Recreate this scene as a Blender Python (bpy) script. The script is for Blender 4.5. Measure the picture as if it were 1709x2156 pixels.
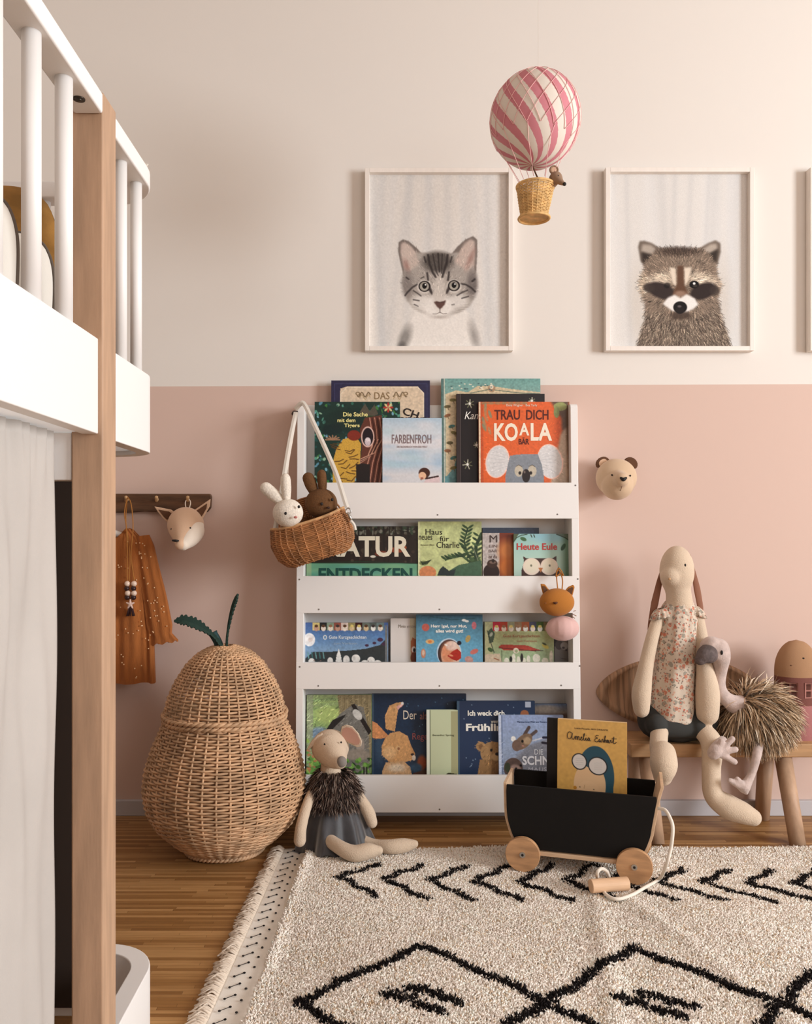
import bpy, math, random
import numpy as np
from mathutils import Vector, Matrix, Euler

rng = np.random.default_rng(7)
random.seed(7)
PI = math.pi
for o in list(bpy.data.objects):
    bpy.data.objects.remove(o)
COL = bpy.context.scene.collection
SC = bpy.context.scene

# ------------------------------------------------------------ camera, world, lights, exposure
F, VX, VY, H, D = 1750.0, 810.0, 1120.0, 0.793, 2.333      # focal length in px, eye point, eye height, distance of back wall
cam = bpy.data.cameras.new('camera')
camo = bpy.data.objects.new('camera', cam); COL.objects.link(camo)
camo.location = (0, 0, H); camo.rotation_euler = (PI/2, 0, 0)
cam.sensor_fit = 'VERTICAL'; cam.sensor_height = 36.0
cam.lens = 36.0*F/2156.0
cam.shift_x = (854.5-VX)/2156.0
cam.shift_y = (VY-1078.0)/2156.0
cam.clip_start = 0.02
SC.camera = camo

wd = bpy.data.worlds.new('sky'); SC.world = wd; wd.use_nodes = True
bg = wd.node_tree.nodes['Background']
bg.inputs[0].default_value = (0.85, 0.92, 1.0, 1); bg.inputs[1].default_value = 1.0

def area(name, loc, rot, sx, sy, power, col):
    l = bpy.data.lights.new(name, 'AREA'); l.shape = 'RECTANGLE'; l.size = sx; l.size_y = sy
    l.energy = power; l.color = col
    o = bpy.data.objects.new(name, l); COL.objects.link(o); o.location = loc; o.rotation_euler = rot
    return o
XR = 4.0            # right wall with the big window
area('daylight_right', (XR-0.02, -0.15, 1.45), (0, PI/2, 0), 1.55, 1.25, 180, (0.925, 0.97, 1.0))
area('fill_lamp_behind', (1.9, -1.68, 1.5), (PI/2, 0, 0), 1.5, 1.3, 13.0, (0.98, 0.98, 1.0))  # unseen fill lamp added behind the camera to brighten the room
SC.view_settings.view_transform = 'Standard'
SC.view_settings.look = 'None'
SC.view_settings.gamma = 1
SC.view_settings.use_curve_mapping = False
SC.view_settings.exposure = 0.08
SC.cycles.max_bounces = 8
SC.cycles.diffuse_bounces = 5

# ------------------------------------------------------------ helpers
def at(px, py, Y):
    return Vector(((px-VX)*Y/F, Y, H-(py-VY)*Y/F))
def onz(px, py, z=0.0):
    return at(px, py, F*(H-z)/(py-VY))
def lin(c):
    c = np.asarray(c, float)/255.0
    return np.where(c <= 0.04045, c/12.92, ((c+0.055)/1.055)**2.4)
def catmull(P, k=6, closed=False):
    P = np.asarray(P, float)
    n = len(P)
    if closed:
        Q = np.vstack([P[-1], P, P[0], P[1]]); m = n
    else:
        Q = np.vstack([2*P[0]-P[1], P, 2*P[-1]-P[-2]]); m = n-1
    out = []
    for i in range(m):
        a, b, c, d = Q[i], Q[i+1], Q[i+2], Q[i+3]
        for j in range(k):
            t = j/k
            out.append(0.5*((2*b)+(-a+c)*t+(2*a-5*b+4*c-d)*t*t+(-a+3*b-3*c+d)*t**3))
    if not closed:
        out.append(P[-1])
    return np.array(out)

ORIGIN = {}
class MB:
    def __init__(s):
        s.v = []; s.f = []; s.m = []; s.c = []; s.n = 0
    def add(s, V, Fc, mi=0, col=None):
        V = np.asarray(V, float).reshape(-1, 3)
        s.v.append(V)
        groups = {}
        if isinstance(Fc, np.ndarray):
            groups[Fc.shape[1]] = Fc
        else:
            for f in Fc:
                groups.setdefault(len(f), []).append(f)
        for k, g in groups.items():
            g = np.asarray(g, dtype=np.int64)+s.n
            s.f.append(g); s.m.append(np.full(len(g), mi))
        if col is None:
            cc = np.ones((len(V), 3))
        else:
            cc = np.broadcast_to(np.asarray(col, float), (len(V), 3))
        s.c.append(cc)
        s.n += len(V)
        return s
    def box(s, x0, x1, y0, y1, z0, z1, mi=0, M=None, col=None):
        V = np.array([(x, y, z) for z in (z0, z1) for y in (y0, y1) for x in (x0, x1)], float)
        if M is not None:
            V = np.array([M @ Vector(v) for v in V])
        s.add(V, [(0, 2, 3, 1), (4, 5, 7, 6), (0, 1, 5, 4), (2, 6, 7, 3), (0, 4, 6, 2), (1, 3, 7, 5)], mi, col)
        return s
    def tube(s, P, r, seg=8, mi=0, closed=False, cap=True, sq=(1, 1), ref=None, col=None):
        P = np.array([tuple(p) for p in P], float); n = len(P)
        r = np.broadcast_to(np.asarray(r, float), (n,))
        T = (np.roll(P, -1, 0)-np.roll(P, 1, 0)) if closed else np.gradient(P, axis=0)
        T /= np.linalg.norm(T, axis=1)[:, None]+1e-12
        if ref is not None:
            R = np.asarray(ref, float)
            N = np.cross(T, R)
            ln = np.linalg.norm(N, axis=1)[:, None]
            N /= ln+1e-12
        else:
            R = np.zeros(3); R[np.argmin(np.abs(T).mean(0))] = 1
            N = np.cross(T, R); N /= np.linalg.norm(N, axis=1)[:, None]+1e-12
            if not closed:
                for i in range(1, n):
                    v = N[i-1]-T[i]*np.dot(N[i-1], T[i])
                    N[i] = v/(np.linalg.norm(v)+1e-12)
        B = np.cross(T, N)
        a = np.arange(seg)*2*PI/seg
        V = P[:, None, :]+r[:, None, None]*(np.cos(a)[None, :, None]*N[:, None, :]*sq[0]+np.sin(a)[None, :, None]*B[:, None, :]*sq[1])
        V = V.reshape(-1, 3)
        i = np.arange(n if closed else n-1); j = np.arange(seg)
        I, J = np.meshgrid(i, j, indexing='ij')
        I2 = (I+1) % n; J2 = (J+1) % seg
        Fq = np.stack([I*seg+J, I*seg+J2, I2*seg+J2, I2*seg+J], -1).reshape(-1, 4)
        if col is not None and np.ndim(col) == 2:
            col = np.repeat(np.asarray(col), seg, 0)
        s.add(V, Fq, mi, col)
        if cap and not closed:
            s.f.append(np.array([[s.n-n*seg+q for q in range(seg)][::-1]])); s.m.append(np.array([mi]))
            s.f.append(np.array([[s.n-seg+q for q in range(seg)]])); s.m.append(np.array([mi]))
        return s
    def limb(s, pts, k=6, seg=14, mi=0, sq=(1, 1), col=None, ref=None, tip=(1, 1)):
        """rounded, tapering limb: pts = (x, y, z, r)"""
        Q = catmull(np.array([tuple(p[:3])+(p[3],) for p in pts]), k)
        P, r = Q[:, :3], np.abs(Q[:, 3])
        t0 = P[0]-P[1]; t0 /= np.linalg.norm(t0); t1 = P[-1]-P[-2]; t1 /= np.linalg.norm(t1)
        A = [(P[0]+t0*r[0]*tip[0]*math.sin(a), r[0]*math.cos(a)) for a in (1.5, 1.2, 0.85, 0.45)]
        Bq = [(P[-1]+t1*r[-1]*tip[1]*math.sin(a), r[-1]*math.cos(a)) for a in (0.45, 0.85, 1.2, 1.5)]
        P = np.vstack([[a[0] for a in A], P, [b[0] for b in Bq]])
        r = np.concatenate([[a[1] for a in A], r, [b[1] for b in Bq]])
        s.tube(P, r, seg, mi, sq=sq, col=col, ref=ref)
        return s
    def ell(s, c, r, seg=24, rings=14, mi=0, M=None, col=None):
        r = (r, r, r) if np.isscalar(r) else r
        th = np.linspace(0.04, PI-0.04, rings); ph = np.arange(seg)*2*PI/seg
        V = np.stack([np.outer(np.sin(th), np.cos(ph))*r[0], np.outer(np.sin(th), np.sin(ph))*r[1], np.outer(np.cos(th), np.ones(seg))*r[2]], -1).reshape(-1, 3)
        if M is not None:
            V = V @ np.array(M.to_3x3()).T
        V = V+np.array(tuple(c))
        I, J = np.meshgrid(np.arange(rings-1), np.arange(seg), indexing='ij'); J2 = (J+1) % seg
        Fq = np.stack([I*seg+J, (I+1)*seg+J, (I+1)*seg+J2, I*seg+J2], -1).reshape(-1, 4)
        s.add(V, Fq, mi, col)
        s.f.append(np.array([[s.n-len(V)+q for q in range(seg)]])); s.m.append(np.array([mi]))
        s.f.append(np.array([[s.n-seg+q for q in range(seg)][::-1]])); s.m.append(np.array([mi]))
        return s
    def prism(s, poly, A, B, mi=0, hollow=None, col=None):
        """extrude polygon: poly list of 3D points, offset vector B-A"""
        n = len(poly); off = Vector(B)-Vector(A)
        V = [tuple(Vector(p)) for p in poly]+[tuple(Vector(p)+off) for p in poly]
        fs = [tuple(range(n))[::-1], tuple(range(n, 2*n))]+[(i, (i+1) % n, (i+1) % n+n, i+n) for i in range(n)]
        s.add(V, fs, mi, col)
        return s
    def build(s, name, mats, parent=None, smooth=True, bevel=0, bseg=2, subd=0, remesh=0, sm=0, local=False, auto=None):
        V = np.vstack(s.v)
        if parent is not None:
            org = ORIGIN.get(parent.name, Vector((0, 0, 0))) if not local else Vector((0, 0, 0))
        else:
            mn, mx = V.min(0), V.max(0)
            org = Vector(((mn[0]+mx[0])/2, (mn[1]+mx[1])/2, mn[2])) if not local else Vector((0, 0, 0))
        V = V-np.array(tuple(org))
        me = bpy.data.meshes.new(name)
        me.vertices.add(len(V)); me.vertices.foreach_set('co', V.ravel())
        lens = np.concatenate([np.full(len(f), f.shape[1]) for f in s.f])
        loops = np.concatenate([f.ravel() for f in s.f])
        me.loops.add(len(loops)); me.loops.foreach_set('vertex_index', loops.astype(np.int32))
        me.polygons.add(len(lens))
        st = np.concatenate([[0], np.cumsum(lens)[:-1]]).astype(np.int32)
        me.polygons.foreach_set('loop_start', st)
        me.polygons.foreach_set('loop_total', lens.astype(np.int32))
        me.polygons.foreach_set('material_index', np.concatenate(s.m).astype(np.int32))
        me.polygons.foreach_set('use_smooth', np.full(len(lens), bool(smooth)))
        C = np.vstack(s.c)
        if not np.all(C == 1):
            at_ = me.color_attributes.new('Col', 'FLOAT_COLOR', 'POINT')
            at_.data.foreach_set('color', np.hstack([C, np.ones((len(C), 1))]).astype(np.float32).ravel())
        me.update(calc_edges=True); me.validate()
        for m in (mats if isinstance(mats, (list, tuple)) else [mats]):
            me.materials.append(m)
        o = bpy.data.objects.new(name, me); COL.objects.link(o)
        if parent is not None:
            o.parent = parent
            ORIGIN[o.name] = ORIGIN.get(parent.name, Vector((0, 0, 0)))
        else:
            o.location = org; ORIGIN[o.name] = org.copy()
        if bevel:
            b = o.modifiers.new('bevel', 'BEVEL'); b.width = bevel; b.segments = bseg; b.limit_method = 'ANGLE'; b.angle_limit = 0.6
            b.harden_normals = True
        if remesh:
            b = o.modifiers.new('remesh', 'REMESH'); b.mode = 'VOXEL'; b.voxel_size = remesh; b.use_smooth_shade = True
        if sm:
            b = o.modifiers.new('smooth', 'SMOOTH'); b.factor = 0.6; b.iterations = sm
        if subd:
            b = o.modifiers.new('sub', 'SUBSURF'); b.levels = subd; b.render_levels = subd
        return o

def thing(name, label, cat, loc=(0, 0, 0), rot=(0, 0, 0), group=None):
    o = bpy.data.objects.new(name, None); COL.objects.link(o)
    o.location = loc; o.rotation_euler = rot; o.empty_display_size = 0.05
    o['label'] = label; o['category'] = cat
    if group: o['group'] = group
    ORIGIN[o.name] = Vector(loc)
    return o
def tag(o, label, cat, group=None):
    o['label'] = label; o['category'] = cat
    if group: o['group'] = group
    return o
def struct(o):
    o['kind'] = 'structure'; return o

# ------------------------------------------------------------ materials
def mat(name, rgb, rough=0.6, bump=None, var=None, stretch=(1, 1, 1), sheen=0, col2=None, vcol=False, metal=0, spec=0.4, detail=4, coat=0, ramp=(0.35, 0.65), sss=0):
    m = bpy.data.materials.new(name); m.use_nodes = True
    nt = m.node_tree; N = nt.nodes; L = nt.links; b = N['Principled BSDF']
    b.inputs['Roughness'].default_value = rough; b.inputs['Metallic'].default_value = metal
    b.inputs['Specular IOR Level'].default_value = spec
    c = tuple(lin(rgb))+(1,)
    b.inputs['Base Color'].default_value = c
    if sheen:
        b.inputs['Sheen Weight'].default_value = sheen; b.inputs['Sheen Roughness'].default_value = 0.5
    if coat:
        b.inputs['Coat Weight'].default_value = coat; b.inputs['Coat Roughness'].default_value = 0.15
    tc = N.new('ShaderNodeTexCoord'); mp = N.new('ShaderNodeMapping'); mp.inputs['Scale'].default_value = stretch
    L.new(tc.outputs['Object'], mp.inputs['Vector'])
    src = None
    if vcol:
        a = N.new('ShaderNodeVertexColor'); a.layer_name = 'Col'; src = a.outputs['Color']
    if var:
        nz = N.new('ShaderNodeTexNoise'); nz.inputs['Scale'].default_value = var[0]; nz.inputs['Detail'].default_value = detail
        L.new(mp.outputs['Vector'], nz.inputs['Vector'])
        mr = N.new('ShaderNodeMapRange'); mr.inputs['From Min'].default_value = ramp[0]; mr.inputs['From Max'].default_value = ramp[1]
        L.new(nz.outputs['Fac'], mr.inputs['Value'])
        mx = N.new('ShaderNodeMix'); mx.data_type = 'RGBA'
        L.new(mr.outputs['Result'], mx.inputs['Factor'])
        if col2 is None:
            c2 = tuple(np.clip(lin(rgb)*(1-var[1]), 0, 1))+(1,)
            c1 = tuple(np.clip(lin(rgb)*(1+var[1]*0.6), 0, 1))+(1,)
        else:
            c1 = c; c2 = tuple(lin(col2))+(1,)
        mx.inputs['A'].default_value = c1; mx.inputs['B'].default_value = c2
        if src is not None:
            mm = N.new('ShaderNodeMix'); mm.data_type = 'RGBA'; mm.blend_type = 'MULTIPLY'; mm.inputs['Factor'].default_value = 1
            L.new(src, mm.inputs['A']); L.new(mx.outputs['Result'], mm.inputs['B']); src = mm.outputs['Result']
        else:
            src = mx.outputs['Result']
    if src is not None:
        L.new(src, b.inputs['Base Color'])
    if bump:
        n2 = N.new('ShaderNodeTexNoise'); n2.inputs['Scale'].default_value = bump[0]; n2.inputs['Detail'].default_value = 3
        L.new(mp.outputs['Vector'], n2.inputs['Vector'])
        bp = N.new('ShaderNodeBump'); bp.inputs['Strength'].default_value = bump[1]; bp.inputs['Distance'].default_value = bump[2] if len(bump) > 2 else 0.002
        L.new(n2.outputs['Fac'], bp.inputs['Height']); L.new(bp.outputs['Normal'], b.inputs['Normal'])
    return m

M_white = mat('white_lacquer', (236, 233, 230), 0.45, bump=(30, 0.02))
M_oak = mat('pale_oak', (182, 148, 120), 0.55, var=(9, 0.16), stretch=(6, 6, 0.7), bump=(60, 0.08))
M_oak_x = mat('pale_oak_lengthwise', (188, 146, 104), 0.55, var=(9, 0.2), stretch=(0.8, 6, 6), bump=(60, 0.08))
M_ply = mat('birch_plywood', (214, 180, 146), 0.5, var=(12, 0.1), stretch=(1, 6, 6))
M_wheel = mat('beech_wheel', (198, 152, 110), 0.5, var=(14, 0.22), stretch=(1, 6, 5))
M_black = mat('black_paint', (20, 18, 17), 0.55, spec=0.25)
M_linen = mat('natural_linen', (184, 178, 172), 0.95, bump=(420, 0.25, 0.001), var=(6, 0.05), sheen=0.1)
M_plush = mat('cream_cotton', (222, 196, 164), 0.95, bump=(500, 0.25, 0.001), var=(14, 0.05), sheen=0.15)
M_wicker = mat('rattan', (206, 166, 128), 0.6, var=(26, 0.28), bump=(200, 0.15))
M_wicker_d = mat('dark_rattan', (170, 116, 72), 0.5, var=(40, 0.36), bump=(200, 0.15))
M_steel = mat('brushed_steel', (190, 188, 184), 0.3, metal=1)
M_dark = mat('dark_thread', (26, 20, 18), 0.6)
M_page = mat('paper_pages', (232, 224, 208), 0.9, var=(300, 0.1), stretch=(1, 8, 1))
M_paint = mat('printed_cover', (255, 255, 255), 0.38, vcol=True, spec=0.4)
M_print = mat('art_print', (255, 255, 255), 0.75, vcol=True, spec=0.2)
M_vfab = mat('coloured_fabric', (255, 255, 255), 0.95, vcol=True, spec=0.1, bump=(500, 0.2, 0.001))
M_vhair = mat('coloured_strands', (255, 255, 255), 0.7, vcol=True, spec=0.25)

# ------------------------------------------------------------ painting (colour per vertex on a fine grid, laid out in the cover's own plane)
class Canvas:
    def __init__(s, x0, y0, x1, y1, col=(255, 255, 255), step=1.0):
        s.x0, s.y0, s.x1, s.y1 = x0, y0, x1, y1
        s.w = max(2, int(round((x1-x0)/step))+1); s.h = max(2, int(round((y1-y0)/step))+1)
        s.X, s.Y = np.meshgrid(np.linspace(x0, x1, s.w), np.linspace(y0, y1, s.h))
        s.a = np.ones((s.h, s.w, 3))*np.array(col, float)
    def mix(s, m, col, a=1.0):
        m = (m*a)[..., None]
        s.a = s.a*(1-m)+np.asarray(col, float)*m
    def el(s, cx, cy, rx, ry, col, rot=0, soft=1.0, a=1.0):
        c, q = math.cos(rot), math.sin(rot)
        u = (s.X-cx)*c+(s.Y-cy)*q; v = -(s.X-cx)*q+(s.Y-cy)*c
        d = (np.sqrt((u/rx)**2+(v/ry)**2)-1)*min(rx, ry)
        s.mix(np.clip(0.5-d/soft, 0, 1), col, a)
    def poly(s, P, col, a=1.0, soft=0):
        m = np.zeros(s.X.shape, bool); n = len(P)
        for i in range(n):
            x1, y1 = P[i]; x2, y2 = P[(i+1) % n]
            if y1 == y2: continue
            cnd = ((y1 > s.Y) != (y2 > s.Y)) & (s.X < (x2-x1)*(s.Y-y1)/(y2-y1)+x1)
            m ^= cnd
        m = m.astype(float)
        if soft: m = s.blur(m, soft)
        s.mix(m, col, a)
        return m
    def rect(s, x0, y0, x1, y1, col, a=1.0):
        s.mix(((s.X >= x0) & (s.X <= x1) & (s.Y >= y0) & (s.Y <= y1)).astype(float), col, a)
    def line(s, P, w, col, a=1.0, soft=0.8):
        d = np.full(s.X.shape, 1e9)
        for (x1, y1), (x2, y2) in zip(P[:-1], P[1:]):
            L2 = (x2-x1)**2+(y2-y1)**2+1e-9
            t = np.clip(((s.X-x1)*(x2-x1)+(s.Y-y1)*(y2-y1))/L2, 0, 1)
            d = np.minimum(d, np.hypot(s.X-x1-t*(x2-x1), s.Y-y1-t*(y2-y1)))
        s.mix(np.clip(0.5-(d-w/2)/soft, 0, 1), col, a)
    def vgrad(s, stops):
        ys = [q[0] for q in stops]
        for k in range(3):
            s.a[..., k] = np.interp(s.Y, ys, [q[1][k] for q in stops])
    def blur(s, m, r):
        r = max(1, int(round(r)))
        for ax in (0, 1):
            for _ in range(2):
                p = np.pad(m, [(r, r) if i == ax else (0, 0) for i in range(m.ndim)], mode='edge')
                cs = np.cumsum(p, axis=ax); z = np.zeros_like(np.take(cs, [0], axis=ax))
                cs = np.concatenate([z, cs], axis=ax); n = m.shape[ax]
                m = (np.take(cs, np.arange(2*r+1, 2*r+1+n), axis=ax)-np.take(cs, np.arange(0, n), axis=ax))/(2*r+1)
        return m
    def noise(s, amt, r=1, seed=1):
        g = np.random.default_rng(seed).normal(size=s.X.shape)
        if r: 
            g = s.blur(g, r); g /= g.std()+1e-9
        s.a = np.clip(s.a*(1+amt*g[..., None]), 0, 255)
    def strokes(s, n, dirf, L, amt, mask=None, seed=2, tint=None, a=0.7):
        g = np.random.default_rng(seed)
        x = g.uniform(0, s.w-1, n); y = g.uniform(0, s.h-1, n)
        if mask is not None:
            k = mask[y.astype(int), x.astype(int)] > g.uniform(0, 1, n)
            x, y = x[k], y[k]; n = len(x)
        px = np.interp(x, [0, s.w-1], [s.x0, s.x1]); py = np.interp(y, [0, s.h-1], [s.y0, s.y1])
        dx, dy = dirf(px, py); ln = np.hypot(dx, dy)+1e-9; dx, dy = dx/ln, dy/ln
        jt = g.normal(0, 0.25, n); dx, dy = dx*np.cos(jt)-dy*np.sin(jt), dx*np.sin(jt)+dy*np.cos(jt)
        colr = s.a[y.astype(int), x.astype(int)]*(1+g.normal(0, amt, n))[:, None]
        if tint is not None: colr = np.ones((n, 3))*np.array(tint, float)*(1+g.normal(0, amt, n))[:, None]
        for t in np.arange(0, L, 0.8):
            ix = np.clip((x+dx*t), 0, s.w-1).astype(int); iy = np.clip((y+dy*t), 0, s.h-1).astype(int)
            s.a[iy, ix] = s.a[iy, ix]*(1-a)+colr*a
        s.a = np.clip(s.a, 0, 255)
    def scatter(s, n, cols, r, seed=3, box=None):
        g = np.random.default_rng(seed); b = box or (s.x0, s.y0, s.x1, s.y1)
        for _ in range(n):
            s.el(g.uniform(b[0], b[2]), g.uniform(b[1], b[3]), g.uniform(*r), g.uniform(*r)*0.6, cols[g.integers(len(cols))], g.uniform(0, PI))

def painted(name, cv, O, U, V, parent, material, skirt=0.0, W=None):
    """grid O + U*u + V*v (v up) coloured from the canvas; skirt = board thickness behind it along W"""
    O, U, V = map(lambda q: np.array(tuple(q), float), (O, U, V))
    u = (cv.X-cv.x0)/(cv.x1-cv.x0); v = 1-(cv.Y-cv.y0)/(cv.y1-cv.y0)
    P = (O+u[..., None]*U+v[..., None]*V).reshape(-1, 3)
    I, J = np.meshgrid(np.arange(cv.h-1), np.arange(cv.w-1), indexing='ij')
    w = cv.w
    Fq = np.stack([I*w+J, (I+1)*w+J, (I+1)*w+J+1, I*w+J+1], -1).reshape(-1, 4)
    C = lin(cv.a).reshape(-1, 3)
    mb = MB(); mb.add(P, Fq, 0, C)
    if skirt:
        Wv = np.array(tuple(W), float)*skirt
        ring = np.concatenate([np.arange(w), np.arange(1, cv.h)*w+w-1, (cv.h-1)*w+np.arange(w-2, -1, -1), np.arange(cv.h-2, 0, -1)*w])
        n = len(ring); R = P[ring]
        k = np.arange(n); k2 = (k+1) % n
        mb.add(np.vstack([R, R+Wv]), np.stack([k, k2, k2+n, k+n], -1), 0, np.vstack([C[ring], C[ring]])*0.8)
        mb.add(np.array([O, O+U, O+U+V, O+V])+Wv, [(0, 3, 2, 1)], 0, C[0])
    return mb.build(name, material, parent, smooth=False)

_inkcache = {}
def ink(rgb):
    if rgb not in _inkcache:
        _inkcache[rgb] = mat('ink_%d_%d_%d' % rgb, rgb, 0.5)
    return _inkcache[rgb]
def lettering(s, rgb, O, U, V, Nn, parent, bold=0.0, shear=0.0, ext=0.0004, lift=0.0004, name='lettering', serif=False):
    """text mesh stretched into the parallelogram O,U,V"""
    cu = bpy.data.curves.new('t', 'FONT'); cu.body = s; cu.offset = bold; cu.shear = shear; cu.resolution_u = 3
    to = bpy.data.objects.new('t', cu); COL.objects.link(to)
    dg = bpy.context.evaluated_depsgraph_get(); dg.update()
    me = bpy.data.meshes.new_from_object(to.evaluated_get(dg))
    bpy.data.objects.remove(to); bpy.data.curves.remove(cu)
    n = len(me.vertices); co = np.empty(n*3); me.vertices.foreach_get('co', co); co = co.reshape(-1, 3)
    polys = [tuple(p.vertices) for p in me.polygons]; bpy.data.meshes.remove(me)
    mn, mx = co.min(0), co.max(0)
    u = (co[:, 0]-mn[0])/(mx[0]-mn[0]); v = (co[:, 1]-mn[1])/(mx[1]-mn[1])
    O, U, V, Nn = map(lambda q: np.array(tuple(q), float), (O, U, V, Nn))
    P = O+u[:, None]*U+v[:, None]*V+Nn*lift
    mb = MB(); mb.add(P, polys); mb.add(P+Nn*ext, polys)
    return mb.build(name, ink(rgb), parent, smooth=False)
# ------------------------------------------------------------ the setting
def wall_paint():
    m = mat('two_tone_wall_paint', (231, 222, 212), 0.85, bump=(90, 0.03))
    nt = m.node_tree; N = nt.nodes; L = nt.links
    g = N.new('ShaderNodeNewGeometry'); sp = N.new('ShaderNodeSeparateXYZ'); L.new(g.outputs['Position'], sp.inputs[0])
    mt = N.new('ShaderNodeMath'); mt.operation = 'MULTIPLY_ADD'; mt.inputs[1].default_value = -0.0035; L.new(sp.outputs['X'], mt.inputs[0]); L.new(sp.outputs['Z'], mt.inputs[2])
    gt = N.new('ShaderNodeMath'); gt.operation = 'GREATER_THAN'; gt.inputs[1].default_value = H+(VY-812)/750.0
    L.new(mt.outputs[0], gt.inputs[0])
    mx = N.new('ShaderNodeMix'); mx.data_type = 'RGBA'
    mx.inputs['A'].default_value = tuple(lin((211, 184, 171)))+(1,); mx.inputs['B'].default_value = tuple(lin((227, 221, 214)))+(1,)
    L.new(gt.outputs[0], mx.inputs['Factor']); L.new(mx.outputs['Result'], N['Principled BSDF'].inputs['Base Color'])
    return m
M_wall = wall_paint()
M_plain = mat('cream_wall_paint', (206, 194, 184), 0.9)
M_taupe = mat('taupe_wall_paint', (170, 156, 144), 0.9)
def parquet():
    m = bpy.data.materials.new('oak_strip_parquet'); m.use_nodes = True
    nt = m.node_tree; N = nt.nodes; L = nt.links; b = N['Principled BSDF']
    g = N.new('ShaderNodeNewGeometry')
    def math_(op, a, bb=None, c=None):
        q = N.new('ShaderNodeMath'); q.operation = op
        for i, x in enumerate((a, bb, c)):
            if x is None: continue
            if isinstance(x, (int, float)): q.inputs[i].default_value = x
            else: L.new(x, q.inputs[i])
        return q.outputs[0]
    sp = N.new('ShaderNodeSeparateXYZ'); L.new(g.outputs['Position'], sp.inputs[0])
    x, y = sp.outputs['X'], sp.outputs['Y']
    row = math_('FLOOR', math_('DIVIDE', y, 0.0095))
    blk = math_('FLOOR', math_('DIVIDE', y, 0.12))
    wn = N.new('ShaderNodeTexWhiteNoise'); wn.noise_dimensions = '1D'; L.new(row, wn.inputs['W'])
    xs = math_('ADD', math_('DIVIDE', x, 0.26), math_('MULTIPLY', wn.outputs['Value'], 3.7))
    colm = math_('FLOOR', xs)
    cmb = N.new('ShaderNodeCombineXYZ'); L.new(row, cmb.inputs[0]); L.new(colm, cmb.inputs[1])
    w2 = N.new('ShaderNodeTexWhiteNoise'); w2.noise_dimensions = '2D'; L.new(cmb.outputs[0], w2.inputs['Vector'])
    nz = N.new('ShaderNodeTexNoise'); nz.inputs['Scale'].default_value = 1; nz.inputs['Detail'].default_value = 5
    mp = N.new('ShaderNodeMapping'); mp.inputs['Scale'].default_value = (14, 260, 1); L.new(g.outputs['Position'], mp.inputs['Vector']); L.new(mp.outputs[0], nz.inputs['Vector'])
    f = math_('ADD', math_('MULTIPLY', w2.outputs['Value'], 0.62), math_('MULTIPLY', nz.outputs['Fac'], 0.42))
    cr = N.new('ShaderNodeValToRGB'); L.new(f, cr.inputs[0])
    e = cr.color_ramp.elements
    e[0].position = 0.1; e[0].color = tuple(lin((126, 86, 46)))+(1,)
    e[1].position = 0.95; e[1].color = tuple(lin((196, 152, 100)))+(1,)
    q = e.new(0.5); q.color = tuple(lin((154, 111, 64)))+(1,)
    # joints
    fy = math_('FRACT', math_('DIVIDE', y, 0.0095)); fx = math_('FRACT', xs)
    j = math_('MAXIMUM', math_('LESS_THAN', fy, 0.07), math_('LESS_THAN', fx, 0.004))
    mx = N.new('ShaderNodeMix'); mx.data_type = 'RGBA'; L.new(math_('MULTIPLY', j, 0.45), mx.inputs['Factor'])
    L.new(cr.outputs[0], mx.inputs['A']); mx.inputs['B'].default_value = tuple(lin((70, 44, 22)))+(1,)
    L.new(mx.outputs['Result'], b.inputs['Base Color'])
    b.inputs['Roughness'].default_value = 0.42; b.inputs['Specular IOR Level'].default_value = 0.35
    bp = N.new('ShaderNodeBump'); bp.inputs['Strength'].default_value = 0.1; bp.inputs['Distance'].default_value = 0.001
    L.new(nz.outputs['Fac'], bp.inputs['Height']); L.new(bp.outputs[0], b.inputs['Normal'])
    return m
M_floor = parquet()
XL, YF, ZC = -1.30, -1.7, 2.75
struct(MB().box(XL, XR+.1, YF, D+.1, -0.08, 0).build('floor', M_floor, smooth=False))
struct(MB().box(XL-.1, XR+.1, D, D+0.1, 0, ZC).build('wall_back', M_wall, smooth=False))
struct(MB().box(XL-.1, XL, YF, D, 0, ZC).build('wall_left', M_plain, smooth=False))
struct(MB().box(XL-.1, XR+.1, YF-.1, D+.1, ZC, ZC+.1).build('ceiling', M_plain, smooth=False))
w = MB()      # right wall with an opening Y -0.80..0.50, z 0.6..2.25
w.box(XR, XR+.12, YF, -.80, 0, ZC); w.box(XR, XR+.12, .50, D+.1, 0, ZC)
w.box(XR, XR+.12, -.80, .50, 0, .6); w.box(XR, XR+.12, -.80, .50, 2.25, ZC)
struct(w.build('wall_right', M_taupe, smooth=False))
w = MB()
w.box(XL, 1.2, YF-.1, YF, 0, ZC); w.box(2.6, XR, YF-.1, YF, 0, ZC); w.box(1.2, 2.6, YF-.1, YF, 0, .8); w.box(1.2, 2.6, YF-.1, YF, 2.2, ZC)
struct(w.build('wall_front', M_taupe, smooth=False))
w = MB()
for (a, b_) in ((-.80, -.75), (-.175, -.125), (.45, .50)): w.box(XR+.03, XR+.08, a, b_, .6, 2.25)
for (a, b_) in ((.6, .65), (2.2, 2.25)): w.box(XR+.03, XR+.08, -.75, .45, a, b_)
struct(w.build('window_1', M_white, smooth=False))
w = MB()
for (a, b_) in ((1.2, 1.25), (1.88, 1.92), (2.55, 2.6)): w.box(a, b_, YF-.08, YF-.03, .8, 2.2)
for (a, b_) in ((.8, .85), (2.15, 2.2)): w.box(1.25, 2.55, YF-.08, YF-.03, a, b_)
struct(w.build('added_fill_window', M_white, smooth=False))  # out-of-view window frame, added to go with the fill lamp
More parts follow.
